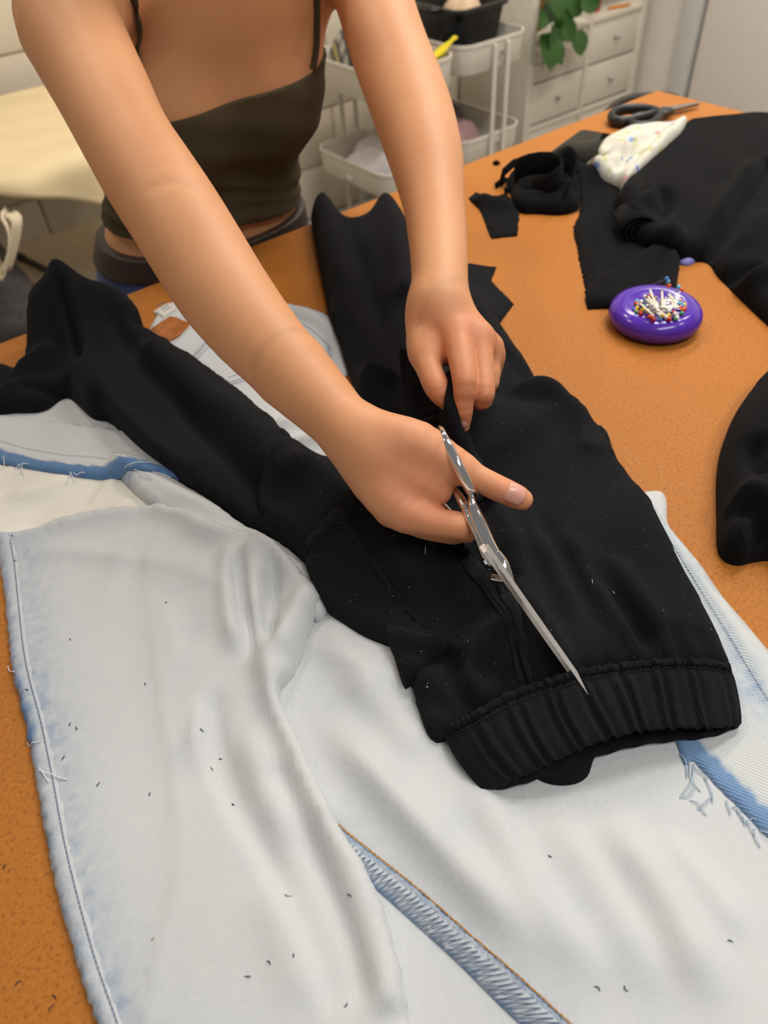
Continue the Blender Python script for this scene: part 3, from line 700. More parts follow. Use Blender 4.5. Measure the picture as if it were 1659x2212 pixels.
# right leg panel with its raw blue edge
RAW = [(1462, 1600), (1500, 1640), (1560, 1702), (1610, 1752), (1665, 1806), (1800, 1940)]
right = [(1350, 1180, 'c'), (1394, 1068, 'c'), (1448, 1138), (1508, 1212), (1560, 1288), (1610, 1345), (1659, 1402), (1850, 1630, 'c'), (1900, 2040, 'c')] + RAW[::-1]
cloth('right_panel', right, M['denim_right'], jn, zg=0.007, thick=0.003, er=0.003, noise=0.0012, nscale=35, seed=8, jag=0.0003,
      ridges=[ridge([(1400, 1090), (1450, 1170), (1530, 1300), (1590, 1400), (1650, 1500), (1750, 1650)], -0.002, 0.0025, ends=0), ridge([(1420, 1100), (1480, 1190), (1560, 1310), (1620, 1400), (1700, 1510)], 0.003, 0.007)],
      blue=jb(near_line(RAW, 0.0105, 2.6, 0.007, 4.0), near_line([(1400, 1095), (1450, 1175), (1530, 1305), (1590, 1405), (1650, 1505)], 0.004, 0.22), near_line([(1575, 1420), (1600, 1450), (1640, 1540)], 0.014, 0.2)))
stitches('side_seam_stitch', [(1418, 1120), (1470, 1205), (1530, 1300), (1590, 1398), (1652, 1500), (1720, 1610)], M['thread_blue'], jn, 0.003, 0.0008, 0.0003)

# lining and the fold of cloth under the waistband
cloth('pocket_lining', [(-160, 1000), (-160, 1180), (0, 1172), (140, 1140), (300, 1118), (360, 1100), (330, 1060), (280, 1010), (150, 1010)], M['lining'], jn, zg=0.010, thick=0.006, er=0.012, noise=0.002, nscale=45, seed=11,
      ridges=[ridge([(60, 1150), (160, 1120), (260, 1095), (330, 1075)], 0.007, 0.010), ridge([(0, 1080), (90, 1060), (170, 1030)], 0.006, 0.010), ridge([(190, 1100), (230, 1060), (250, 1020)], 0.005, 0.007)])
# rolled fold that follows the black leg
cloth('rolled_fold', [(240, 990), (330, 1000), (430, 1060), (520, 1120), (600, 1160), (680, 1230), (705, 1300), (680, 1330), (630, 1280), (560, 1200), (500, 1180), (430, 1160), (360, 1110), (290, 1060)], M['denim'], jn, zg=0.016, thick=0.016, er=0.017, noise=0.001, nscale=50, seed=12, res=0.004,
      ridges=[ridge([(300, 1030), (380, 1075), (450, 1110), (530, 1155)], 0.005, 0.008), ridge([(520, 1140), (590, 1200), (650, 1270)], 0.006, 0.006)], blue=jb(near_line([(270, 1010), (285, 1060)], 0.005, 0.5)))
# big left panel with its selvedge and drapery
RE = [(560, 1172), (600, 1200), (660, 1262), (692, 1296), (676, 1350), (640, 1440), (602, 1500), (640, 1590), (690, 1700), (735, 1792), (790, 1880), (826, 1960), (856, 2060), (872, 2140), (890, 2225), (930, 2400)]
leftp = [(-60, 1162, 'c'), (60, 1146), (160, 1126), (310, 1100), (400, 1118), (470, 1150), (520, 1165)] + RE + [(260, 2400, 'c')] + LEFT_EDGE[::-1][1:]
cloth('left_panel', leftp, M['denim'], jn, zg=0.010, thick=0.006, er=0.005, noise=0.0010, nscale=26, seed=14, jag=0.0004, res=0.0045,
      ridges=[ridge([(545, 1185), (560, 1290), (575, 1400), (600, 1500), (640, 1610), (700, 1740), (760, 1880), (810, 2010), (850, 2200)], [0.012, 0.016, 0.016, 0.014, 0.012, 0.010, 0.008, 0.007, 0.007], 0.016, 0.012, ends=0.03),
              ridge([(660, 1275), (640, 1350), (600, 1440)], 0.014, 0.010),
              ridge([(505, 1170), (500, 1260), (505, 1340), (530, 1420)], 0.013, 0.011, ends=0.2),
              ridge([(516, 1180), (520, 1280), (540, 1380), (558, 1450)], -0.014, 0.006),
              ridge([(592, 1215), (588, 1290), (582, 1350), (580, 1430)], -0.020, 0.0065),
              ridge([(480, 1470), (452, 1515), (446, 1560), (458, 1630), (492, 1715), (545, 1810), (610, 1920), (680, 2060), (730, 2220)], [-.002, -.005, -.008, -.008, -.007, -.006, -.005, -.004, -.003], 0.011, 0.0045, ends=0.08),
              ridge([(455, 1480), (432, 1530), (430, 1590), (445, 1670)], 0.003, 0.006, 0.012),
              ridge([(520, 1540), (560, 1650), (610, 1750), (665, 1850)], 0.006, 0.011), ridge([(585, 1640), (640, 1760), (700, 1890), (760, 2040), (800, 2200)], -0.005, 0.006, 0.009, ends=0.1),
              ridge([(560, 1880), (610, 2000), (650, 2120), (670, 2220)], 0.004, 0.014),
              ridge([(300, 1570), (400, 1510), (480, 1440)], 0.0016, 0.003), ridge([(230, 1530), (330, 1470)], 0.001, 0.003), ridge([(340, 1280), (370, 1370), (380, 1450)], 0.0016, 0.008), ridge([(400, 1620), (430, 1560), (445, 1520)], 0.0025, 0.004), ridge([(300, 1130), (250, 1220), (200, 1330)], 0.002, 0.012), ridge([(440, 1200), (450, 1300), (470, 1400)], 0.003, 0.012)],
      blue=jb(near_line(LEFT_EDGE, 0.010, 0.55, 0.01, 1.4), near_line([(20, 1470), (40, 1530), (58, 1580)], 0.006, 0.9), near_line(offs(LEFT_EDGE, 75, 0), 0.018, 0.18)))
hem = cloth('turned_hem', offs(LEFT_EDGE, -3, 0) + [(a + 34 + k * 3, b - 4) for k, (a, b) in enumerate(LEFT_EDGE)][::-1], M['denim'], jn, zg=0.014, thick=0.0018, er=0.002, noise=0.0008, nscale=150, seed=15, res=0.004, jag=0.0006, blue=jb(near_line(offs(LEFT_EDGE, 10, 0), 0.007, 0.42), near_line([(14, 1470), (36, 1530), (54, 1590)], 0.005, 0.8)))
stitches('hem_stitch', [(a + 32 + k * 3, b) for k, (a, b) in enumerate(LEFT_EDGE)][:-1], M['thread_navy'], jn, 0.0030, 0.0004, 0.00035, 0.0004)
# waistband with a torn blue edge
WT = [(-160, 870), (-60, 872), (0, 879), (60, 884), (120, 893), (180, 902), (240, 906), (330, 930), (420, 1000)]
WL = [(-160, 950), (-60, 968), (0, 985), (70, 1004), (140, 1016), (210, 1021), (300, 1024), (380, 1022), (440, 1040)]
cloth('waistband', WT + WL[::-1], M['denim'], jn, zg=0.020, thick=0.006, er=0.005, noise=0.0008, nscale=40, seed=17, jag=0.0003,
      ridges=[ridge([(-60, 950), (60, 975), (200, 997), (340, 1000)], -0.002, 0.0022, h=0.02)], blue=jb(near_line(offs(WL, 0, -10), 0.0075, 2.4, 0.02, 5.0)))
stitches('waistband_stitch', offs(WL, 0, -32)[1:-1], M['thread_blue'], jn, 0.003, 0.001, 0.0003)
# stitched back pockets, leather patch and care label
pk = cloth('back_pocket', [(604, 705, 'c'), (640, 690, 'c'), (712, 738, 'c'), (716, 760, 'c'), (700, 800, 'c'), (640, 820, 'c')], M['denim'], jn, zg=0.012, thick=0.002, er=0.002, seed=19, res=0.004, smooth=False, blue=jb(near_line([(640, 690), (712, 738), (700, 800)], 0.003, 0.5)))
for d_ in (5, 16): stitches('pocket_stitch', [(612 + d_, 706 + d_ * .2), (642, 693 + d_), (708 - d_, 738 + d_ * .7), (711 - d_, 762), (698 - d_, 798)], M['thread_blue'], jn, 0.003, 0.0006, 0.0005)
pk2 = cloth('back_pocket', [(405, 775, 'c'), (470, 705, 'c'), (560, 800, 'c'), (490, 822, 'c')], M['denim'], jn, zg=0.012, thick=0.002, er=0.002, seed=20, res=0.004, smooth=False, blue=jb(near_line([(405, 775), (470, 705)], 0.004, 0.4)))
for d_ in (4, 15):
    stitches('pocket_stitch', [(408 + d_, 776 + d_ * .4), (440 + d_, 738 + d_ * .4), (474 + d_, 700 + d_ * .4)], M['thread_blue'], jn, 0.003, 0.0006, 0.0005)
    stitches('pocket_stitch', [(494, 812 + d_), (530, 800 + d_), (565, 788 + d_)], M['thread_blue'], jn, 0.003, 0.0006, 0.0004)
cloth('waist_seam', [(300, 725), (372, 668), (400, 640), (412, 634), (425, 640), (330, 745)], M['denim'], jn, zg=0.010, thick=0.003, er=0.003, seed=22, res=0.004)
cloth('leather_patch', [(302, 716, 'c'), (366, 676, 'c'), (408, 686, 'c'), (402, 700), (388, 717, 'c'), (340, 730)], M['leather'], jn, zg=0.014, thick=0.002, er=0.001, noise=0.0005, nscale=150, seed=23, res=0.004)
cl_ = cloth('care_label', [(326, 659, 'c'), (356, 643, 'c'), (380, 652, 'c'), (374, 664, 'c'), (350, 681, 'c')], M['paper'], jn, zg=0.010, thick=0.0012, er=0.0006, noise=0.0006, nscale=120, seed=24, res=0.003)
mb = MB()
for k in range(4):
    a = surf_px(338 + k * 5, 661 + k * 4); b = surf_px(356 + k * 4, 651 + k * 4); mb.tube([a + np.array([0, 0, .0005]), b + np.array([0, 0, .0005])], 0.0004, 4)
mb.build('care_text_lines', M['thread_navy'], cl_)
# loose fraying threads
def frays(name, roots, mat, parent, seed, ln=(0.008, 0.022), r=0.0004):
    r_ = np.random.default_rng(seed)
    for (px, py, dx, dy) in roots:
        mb = MB(); p = surf_px(px, py)[:2]; d_ = surf_px(px + dx, py + dy)[:2] - p; L = np.linalg.norm(d_); d_ = d_ / L; nrm = np.array([-d_[1], d_[0]]); path = []; a = r_.uniform(-1, 1)
        for k in range(8):
            t = k / 7; q = p + d_ * L * t + nrm * (0.0022 * math.sin(t * 4 * a + a * 5) * t * 2); path.append(surf(q[0], q[1], 0.0006 + 0.0012 * math.sin(t * 3)))
        mb.tube(path, r, 5); mb.build(name, mat, parent)
frays('frayed_thread', [(1490, 1650, 10, 60), (1496, 1655, -12, 75), (1520, 1680, 18, 55), (1538, 1720, -25, 35), (1500, 1700, -25, 25), (1490, 1730, 40, 20), (1580, 1745, 30, 10), (1590, 1750, 10, 35), (1600, 1770, 25, 15), (1630, 1790, 5, 40), (1640, 1795, 20, 25), (1498, 1650, 20, 40), (1470, 1630, 20, 50), (1570, 1730, -8, 24), (1610, 1775, 28, 22)], M['thread_blue'], jn, 31)
frays('frayed_thread', [(10, 985, -8, 30), (50, 1000, -12, 22), (40, 1003, 20, 20), (62, 1003, -30, 10), (150, 1020, 12, 26), (155, 1022, -22, 20), (160, 1022, 20, 14), (290, 1015, 40, 20), (270, 1012, 25, -14), (330, 1020, 40, 8), (300, 1024, 28, 14), (280, 1010, 60, -4)], M['thread_white'], jn, 32)
frays('frayed_thread', [(85, 1660, 30, 20), (84, 1665, 52, 32), (60, 1605, 18, 8), (18, 1440, 10, 30)], M['thread_white'], jn, 33)
# ------------------------------------------------------------------ black fleece sweatpants being cut
sp = thing('sweatpants', tuple(onT(1000, 1200)), 'black fleece cargo sweatpants with gathered cuff being cut open on the jeans', 'sweatpants')
def hill(px, py, h, amp, rad):
    c = onT(px, py, h)[:2]; return lambda Q, dd: amp * np.exp(-((Q[:, 0] - c[0]) ** 2 + (Q[:, 1] - c[1]) ** 2) / rad ** 2)
def hills(*a): fs_ = [hill(*x) for x in a]; return lambda Q, dd: sum(f(Q, dd) for f in fs_)
cloth('cut_flap', [(960, 560, 'c'), (1005, 564, 'c'), (1073, 572, 'c'), (1062, 602, 'c'), (1111, 652, 'c'), (1078, 694, 'c'), (1000, 740, 'c'), (940, 640, 'c')], M['knit'], sp, zg=0.004, thick=0.003, er=0.003, noise=0.0012, nscale=50, seed=41, smooth=False, jag=0.0004,
      ridges=[ridge([(1010, 600), (1050, 650), (1070, 690)], 0.005, 0.012)])
cloth('second_leg', [(669, 446, .03), (676, 424, .035), (700, 416, .035), (722, 432, .03), (745, 462, .02), (785, 438, .03), (815, 412, .035), (845, 412, .035), (872, 440, .03), (920, 520, .02), (1000, 590, .015), (1040, 640, .012), (1075, 690, .01), (1112, 742, .01), (1150, 795, .012), (1186, 852, .012), (1220, 900, .01), (1100, 1010), (900, 1060), (840, 990), (778, 862), (757, 805), (735, 740), (715, 690), (700, 620), (685, 545), (675, 490)], M['knit'], sp,
      zg=0.012, thick=0.020, er=0.022, noise=0.0020, nscale=40, seed=42, k=1.3,
      ridges=[ridge([(695, 425), (720, 540), (760, 680), (800, 820)], [.018, .014, .01, .008], 0.022, h=.03, ends=0.0), ridge([(745, 470), (790, 600), (830, 720), (850, 800)], -0.008, 0.012, h=.02), ridge([(835, 420), (860, 520), (880, 620)], 0.014, 0.02, h=.03, ends=0.0), ridge([(1000, 620), (1060, 720), (1120, 820)], 0.006, 0.018, h=.02), ridge([(770, 840), (830, 830), (880, 840)], 0.012, 0.012, h=.02), ridge([(1060, 770), (1110, 800), (1160, 850)], -0.005, 0.010)])
cloth('leg_underlay', [(1230, 890), (1284, 912), (1310, 922), (1326, 968), (1332, 1000), (1250, 1000)], M['knit'], sp, zg=0.006, thick=0.008, er=0.008, seed=43)
right_leg = [(1120, 862), (1186, 852), (1236, 880), (1288, 922), (1320, 966), (1358, 1016), (1392, 1068), (1422, 1124), (1452, 1182), (1482, 1238), (1512, 1292), (1540, 1345), (1562, 1392), (1578, 1440), (1530, 1446), (1420, 1440), (1330, 1442), (1250, 1455), (1150, 1490), (1080, 1510), (1040, 1300), (960, 1190), (860, 1090), (880, 980), (1000, 900)]
cloth('front_leg', right_leg, M['knit'], sp, zg=0.014, thick=0.019, er=0.024, noise=0.0013, nscale=34, seed=44, k=1.6,
      ridges=[ridge([(1050, 880), (1130, 900), (1220, 905)], -0.004, 0.012), ridge([(1060, 880), (1150, 870), (1240, 895), (1300, 950)], 0.006, 0.014),
              ridge([(1255, 1180), (1300, 1250), (1360, 1320), (1400, 1370), (1425, 1425)], [-.003, -.006, -.009, -.011, -.010], 0.0075, h=.025, ends=0.25),
              ridge([(1300, 1190), (1370, 1280), (1420, 1350), (1450, 1420)], 0.005, 0.009, h=.025), ridge([(1200, 1130), (1270, 1230), (1340, 1340), (1385, 1420)], 0.006, 0.010, h=.025),
              ridge([(1140, 1080), (1210, 1200), (1270, 1310), (1320, 1400)], -0.005, 0.009, h=.025), ridge([(1090, 1030), (1160, 1160), (1230, 1290), (1280, 1400)], 0.006, 0.010, h=.025),
              ridge([(1110, 1160), (1180, 1290), (1230, 1400)], -0.005, 0.008, h=.025), ridge([(1030, 1000), (1080, 1110), (1130, 1210), (1190, 1330), (1225, 1430)], 0.006, 0.009, h=.025),
              ridge([(1440, 1340), (1470, 1390), (1490, 1436)], -0.005, 0.006, h=.025), ridge([(1490, 1360), (1520, 1400), (1535, 1440)], -0.004, 0.005, h=.02), ridge([(1015, 1170), (1060, 1230), (1100, 1290), (1128, 1350)], -0.010, 0.012, h=.02), ridge([(1100, 1225), (1150, 1300), (1200, 1370), (1250, 1440)], 0.009, 0.008, h=.04, ends=0.1), ridge([(1340, 1360), (1360, 1400), (1372, 1432)], -0.004, 0.004, h=.025), ridge([(1290, 1370), (1305, 1410), (1312, 1440)], -0.003, 0.003, h=.025)])
left_leg = [(-60, 790, .03), (-5, 772, .03), (18, 745, .05), (34, 680, .07), (60, 602, .085), (98, 616, .07), (150, 636, .05), (200, 628, .05), (242, 628, .05), (285, 650, .04), (305, 690, .03), (303, 722, .02), (345, 738), (400, 768), (455, 802), (520, 846), (560, 882), (610, 935), (640, 968), (720, 1060), (850, 1140), (960, 1180), (900, 1300), (740, 1250), (655, 1205), (590, 1162), (520, 1122), (420, 1060), (350, 1008), (290, 956), (236, 905), (195, 896), (140, 848), (90, 878), (30, 882), (-60, 880)]
cloth('long_leg', left_leg, M['knit'], sp, zg=0.012, thick=0.022, er=0.024, noise=0.0020, nscale=34, seed=45, k=1.25, extra=hills((62, 640, .07, .055, .055), (200, 660, .05, .030, .05), (250, 650, .05, .02, .04)),
      ridges=[ridge([(155, 645), (168, 720), (190, 800), (240, 880), (330, 980), (440, 1080), (560, 1165), (650, 1215)], [.022, .022, .020, .018, .016, .015, .014, .010], 0.018, 0.016, h=.05, ends=0.0),
              ridge([(235, 690), (290, 760), (370, 850), (470, 960), (560, 1050), (640, 1120)], -0.010, 0.011, h=.03, ends=0.1),
              ridge([(300, 730), (420, 830), (520, 910), (600, 1000), (680, 1080)], 0.012, 0.020, h=.03, ends=0.1),
              ridge([(10, 800), (70, 770), (130, 745)], 0.014, 0.012, h=.04), ridge([(20, 830), (80, 822), (130, 826), (150, 800)], -0.014, 0.006, h=.03), ridge([(150, 640), (155, 700), (165, 760)], -0.02, 0.006, h=.06), ridge([(0, 860), (80, 850), (120, 840)], 0.008, 0.008)])
left_panel = [(560, 1100), (590, 1010), (640, 966), (720, 980), (770, 1006), (820, 1052), (860, 1104), (900, 1150), (960, 1158), (1000, 1180), (1045, 1232), (1085, 1282), (1112, 1318), (1128, 1385), (1140, 1440), (1152, 1490), (1110, 1504), (1020, 1546), (958, 1580), (930, 1576), (906, 1524), (890, 1470), (870, 1455), (850, 1400), (835, 1365), (760, 1330), (700, 1285), (665, 1235), (652, 1200)]
cloth('side_panel', left_panel, M['knit'], sp, zg=0.020, thick=0.012, er=0.006, noise=0.0014, nscale=34, seed=46, jag=0.0002, rb=0.010, k=1.85,
      ridges=[ridge([(960, 1165), (1040, 1245), (1100, 1320), (1118, 1400), (1136, 1480)], -0.0022, 0.0020, h=.03, ends=0.0), ridge([(975, 1160), (1052, 1245), (1108, 1325)], 0.0015, 0.0025, h=.03),
              ridge([(1095, 1330), (1040, 1390), (1005, 1425), (1010, 1470), (1045, 1515), (1060, 1530)], [.006, .010, .012, .012, .010, .006], 0.009, 0.011, h=.03), ridge([(1000, 1395), (985, 1440), (1000, 1490), (1030, 1530)], -0.010, 0.007, h=.03),
              ridge([(900, 1420), (940, 1470), (980, 1520), (1010, 1545)], 0.006, 0.012, h=.03), ridge([(920, 1500), (960, 1530), (1000, 1550)], -0.004, 0.006, h=.02), ridge([(1100, 1430), (1085, 1470), (1080, 1500)], -0.005, 0.005, h=.03), ridge([(1060, 1450), (1060, 1490), (1070, 1512)], 0.005, 0.006, h=.03),
              ridge([(660, 985), (760, 1050), (850, 1140), (960, 1230), (1040, 1330)], 0.007, 0.028, h=.03, ends=0.1)])
FLAP = [(657, 1196), (662, 1180), (690, 1156), (724, 1127), (738, 1126), (752, 1140), (800, 1206), (850, 1274), (905, 1336), (955, 1376), (990, 1394), (984, 1404), (940, 1400), (895, 1390), (836, 1366), (762, 1331), (702, 1287), (668, 1238)]
fp = cloth('pocket_flap', FLAP, M['knit'], sp, zg=0.030, thick=0.0065, er=0.004, extra=hills((975, 1392, .04, .008, .02)), noise=0.0006, nscale=40, seed=47, rb=0.008, ridges=[ridge([(672, 1182), (735, 1138), (800, 1220), (870, 1310), (950, 1380)], -0.0012, 0.0012, h=.036, ends=0.0)])
cloth('pocket_edge', [(836, 1360), (900, 1384), (986, 1402), (940, 1432), (886, 1467), (868, 1460), (850, 1405)], M['knit'], sp, zg=0.022, thick=0.006, er=0.006, noise=0.0006, seed=48, ridges=[ridge([(850, 1400), (900, 1420), (950, 1420)], -0.003, 0.005, h=.025)])
def stitch_px(name, path, parent=sp): return stitches(name, path, M['thread_knit'], parent, 0.0022, 0.0010, 0.00045, 0.0004)
stitch_px('flap_stitch', [(676, 1184), (734, 1140), (760, 1172), (800, 1224), (855, 1296), (905, 1348), (960, 1390)])
stitch_px('panel_stitch', [(948, 1172), (1030, 1250), (1085, 1312), (1108, 1395), (1126, 1470)])

def rib(name, path, r, parent=sp, lift=0.0): return MB().tube(surf_path(path, lift, 0.004), r, 8).build(name, M['knit'], parent)
rib('cut_edge_rib', [(930, 1156), (966, 1166), (1002, 1190), (1046, 1242), (1086, 1292), (1108, 1326), (1122, 1388), (1134, 1440), (1146, 1486)], 0.0022)
rib('cut_edge_rib', [(918, 1164), (952, 1178), (988, 1204), (1030, 1256), (1070, 1308), (1090, 1342), (1106, 1396), (1120, 1470)], 0.0014)
rib('flap_border', [(660, 1196), (668, 1178), (694, 1157), (728, 1131), (744, 1136), (758, 1154), (804, 1216), (854, 1284), (905, 1342), (955, 1382), (984, 1396)], 0.0022, fp)
# gathered cuff: a tube of doubled rib, open at the near end
SEAM_T = [(958, 1578, .012), (1020, 1545, .026), (1100, 1500, .034), (1180, 1470, .037), (1260, 1446, .038), (1350, 1434, .037), (1440, 1430, .034), (1520, 1432, .027), (1578, 1440, .014)]
MID_T = [(984, 1640, .010), (1050, 1615, .024), (1130, 1572, .033), (1210, 1542, .036), (1300, 1512, .036), (1390, 1494, .034), (1470, 1488, .031), (1545, 1490, .025), (1596, 1496, .014)]
RIM_T = [(1042, 1704, .009), (1085, 1690, .017), (1140, 1666, .024), (1215, 1632, .029), (1300, 1598, .031), (1390, 1574, .031), (1470, 1566, .029), (1545, 1566, .024), (1602, 1562, .014)]
NU, NV = 150, 26
def top_curve(c): 
    w_ = np.array([np.r_[onT(x, y, h)[:2], h] for x, y, h in c]); d_ = crom(w_, 0.002); return resample(d_, np.linalg.norm(np.diff(d_, axis=0), axis=1).sum() / NU)[:NU + 1]
T0, T1, T2 = top_curve(SEAM_T), top_curve(MID_T), top_curve(RIM_T)
n_ = min(len(T0), len(T1), len(T2)); T0, T1, T2 = T0[:n_], T1[:n_], T2[:n_]
gath = np.zeros(n_); uu = np.linspace(0, 1, n_); r_ = np.random.default_rng(5)
ph = np.cumsum(r_.uniform(0.6, 1.4, n_)); ph = ph / ph[-1] * 2 * np.pi * 23
def cuff_top(v):
    a, b, c = (1 - v) * (1 - 2 * v), 4 * v * (1 - v), v * (2 * v - 1)
    return T0 * a + T1 * b + T2 * c
Vv, Ff = [], []
low_h = lambda Q: hs(HM0, Q[:, 0], Q[:, 1])
HM0 = HM.copy()
loops = []
for j in range(NV + 1):
    v = j / NV; t = cuff_top(v).copy(); edge = np.sin(np.pi * uu) ** 0.4
    puff = 1 - 0.5 * np.exp(-(v / 0.05) ** 2) - 0.28 * np.exp(-((v - 0.13) / 0.03) ** 2) - 0.3 * np.exp(-((v - 1.0) / 0.05) ** 2)
    k = 0.0036 * edge * (0.55 + 0.45 * np.sin(ph * 0.37 + 1)) * min(1.0, 0.25 + abs(v - 0.13) * 4)
    fine = 0.0008 * np.sin(ph * 2.3) * np.exp(-((v - 0.1) / 0.12) ** 2)
    z = t[:, 2] + k * np.sin(ph + 1.2 * np.sin(v * 2 + ph * 0.11)) + fine + 0.002 * (puff - 1) + 0.0014 * np.sin(uu * 9 + 4 * v)
    base = 0.0072 + 0.001 * np.sin(uu * 60)
    top = np.c_[t[:, :2], z]; bot = np.c_[t[:, :2], np.minimum(base, z - 0.002)]
    loops.append((top, bot))
mb = MB()
def loop3(top, bot, ins=0.0):
    L = [(x, y, z - ins + TZ) for x, y, z in top] + [(x, y, z + ins + TZ) for x, y, z in bot[::-1][1:-1]]
    if ins:
        c = np.array(L).mean(0)
        d0 = np.array(top[-1][:2]) - np.array(top[0][:2]); d0 /= np.linalg.norm(d0); m_ = len(L)
        L2 = []
        for (x, y, z), (tx, ty, tz) in zip(L, [(a, b, c_) for a, b, c_ in top] + [(a, b, c_) for a, b, c_ in bot[::-1][1:-1]]):
            s_ = np.dot(np.array([tx, ty]) - (top[0][:2] + top[-1][:2]) / 2, d0) / (np.linalg.norm(top[-1][:2] - top[0][:2]) / 2)
            L2.append((x - d0[0] * 0.004 * s_ ** 5, y - d0[1] * 0.004 * s_ ** 5, z))
        L = L2
    return L
outer = [loop3(a, b) for a, b in loops]
inner = [loop3(a, b, 0.0028) for a, b in loops[::-1][1:20]]
rim = loop3(np.c_[loops[-1][0][:, :2] - 0.0012 * FW[:2], loops[-1][0][:, 2]], np.c_[loops[-1][1][:, :2] - 0.0012 * FW[:2], loops[-1][1][:, 2]], 0.0014)
mb.loft(outer + [rim] + inner, cap0=False, cap1=True)
cuff = mb.build('cuff', M['knit_cuff'], sp, sharp=None)
# gathered seam roll between leg and cuff
P_ = loops[3][0]; mb = MB()
mb.tube([(x, y, z + TZ + 0.0006 + 0.0009 * math.sin(ph[k] * 2.2)) for k, (x, y, z) in enumerate(loops[1][0]) if 1 < k < n_ - 2], 0.0030, 8)
mb.build('cuff_seam_roll', M['knit_cuff'], cuff)
stitch_c = MB(); Q_ = [(x, y, z + TZ + 0.0012) for x, y, z in loops[4][0]][4:-4]
for k in range(0, len(Q_) - 1, 2): stitch_c.tube([Q_[k], Q_[k + 1]], 0.0005, 5)
o = stitch_c.build('cuff_stitch', M['thread_knit'], cuff); o['kind'] = 'stuff'
# tongue of the lower layer that shows below the cuff
cloth('inner_tongue', [(1140, 1640, .012), (1152, 1666, .01), (1178, 1688, .006), (1210, 1694, .006), (1245, 1690, .006), (1270, 1674, .006), (1282, 1640, .008), (1290, 1600, .01), (1200, 1600, .01)], M['knit'], sp, zg=0.006, thick=0.006, er=0.009, seed=49)

# ------------------------------------------------------------------ other black cloth on the table
g_off = 'black fabric offcuts at the back of the table'
o = cloth('fabric_strip', [(1012, 416, 'c'), (1028, 402, 'c'), (1060, 412), (1094, 404, 'c'), (1124, 436, 'c'), (1119, 496, 'c'), (1062, 502, 'c'), (1050, 474), (1036, 440)], M['knit_far'], zg=0.010, thick=0.003, er=0.002, noise=0.002, nscale=60, seed=51, jag=0.0005, ridges=[ridge([(1020, 412), (1070, 430), (1115, 440)], 0.012, 0.016)])
tag(o, 'short flat black fabric strip at the left end of the tangled offcuts', 'fabric', g_off)
tg = thing('tangled_offcut', tuple(onT(1190, 430)), 'tangled pile of curling black fabric offcuts in front of the phone', 'fabric', g_off)
cloth('pile', [(1104, 404), (1096, 380), (1120, 362), (1165, 356), (1215, 345), (1245, 350), (1285, 368), (1300, 382), (1262, 400), (1252, 436), (1215, 448), (1165, 446), (1128, 444), (1110, 428)], M['knit_far'], tg, zg=0.012, thick=0.022, er=0.022, noise=0.004, nscale=110, seed=52, res=0.004,
      ridges=[ridge([(1140, 380), (1180, 392), (1220, 376)], 0.018, 0.012), ridge([(1120, 410), (1160, 420), (1230, 402)], -0.012, 0.007), ridge([(1200, 362), (1222, 392), (1212, 432)], 0.014, 0.010), ridge([(1236, 366), (1232, 402), (1244, 430)], -0.014, 0.007)])
def ribbon3(name, px, width, parent, mat=None, tilt=(0, 0, 1), th=0.002):
    return ribbon([onT(a, b, h) for a, b, h in px], tilt, width, mat or M['knit_far'], name, parent, th)
ribbon3('curl', [(1082, 398, .004), (1088, 372, .022), (1110, 352, .034), (1140, 346, .036), (1175, 348, .036), (1196, 360, .03)], 0.012, tg, tilt=(0.2, 0.6, 0.5))
ribbon3('curl', [(1120, 398, .012), (1112, 372, .032), (1140, 356, .045), (1190, 352, .05), (1215, 372, .045), (1188, 398, .035), (1150, 404, .02)], 0.030, tg, tilt=(0.1, 0.2, 1))
ribbon3('curl', [(1200, 352, .035), (1222, 342, .05), (1240, 360, .045), (1236, 400, .03), (1216, 430, .02)], 0.034, tg, tilt=(0.3, 0.1, 1))
ribbon3('curl', [(1070, 402, .003), (1092, 388, .005), (1110, 402, .004), (1090, 412, .004)], 0.010, tg, tilt=(0.3, 0.5, 0.4))
ribbon3('curl', [(1240, 372, .02), (1265, 366, .022), (1290, 376, .012)], 0.03, tg, tilt=(0.2, 0.8, 0.4))
crumb = heap('fabric_crumb', M['knit_far'], *onT(1072, 355)[:2], TZ, 0.006, 0.006, 0.006, 'tiny black fabric crumb alone on the board behind the offcuts', 'fabric', 61)
bp = thing('fabric_piece', tuple(onT(1350, 560)), 'black rectangular fabric panel with folded end behind the purple pincushion', 'fabric')
cloth('panel', [(1247, 388, 'c'), (1290, 380), (1342, 372, 'c'), (1380, 430), (1440, 500), (1470, 548), (1464, 600), (1462, 640, 'c'), (1400, 646), (1272, 652, 'c'), (1256, 570), (1246, 520), (1241, 486), (1256, 440)], M['knit_far'], bp, zg=0.006, thick=0.005, er=0.003, noise=0.002, nscale=35, seed=53, jag=0.0008,
      ridges=[ridge([(1256, 450), (1270, 520), (1300, 590)], 0.008, 0.006), ridge([(1262, 470), (1282, 530), (1310, 590)], -0.006, 0.005)])
cloth('folded_end', [(1272, 650, 'c'), (1268, 622), (1290, 596), (1350, 560), (1420, 520), (1462, 520), (1470, 552), (1466, 600), (1462, 640, 'c'), (1400, 644)], M['knit_far'], bp, zg=0.012, thick=0.008, er=0.010, noise=0.001, seed=54, ridges=[ridge([(1402, 640), (1420, 580), (1450, 528)], -0.008, 0.006), ridge([(1440, 640), (1445, 580), (1458, 530)], 0.005, 0.008)])
bs = thing('sweatshirt', tuple(onT(1560, 450)), 'large black garment lying folded at the right back of the table', 'garment')
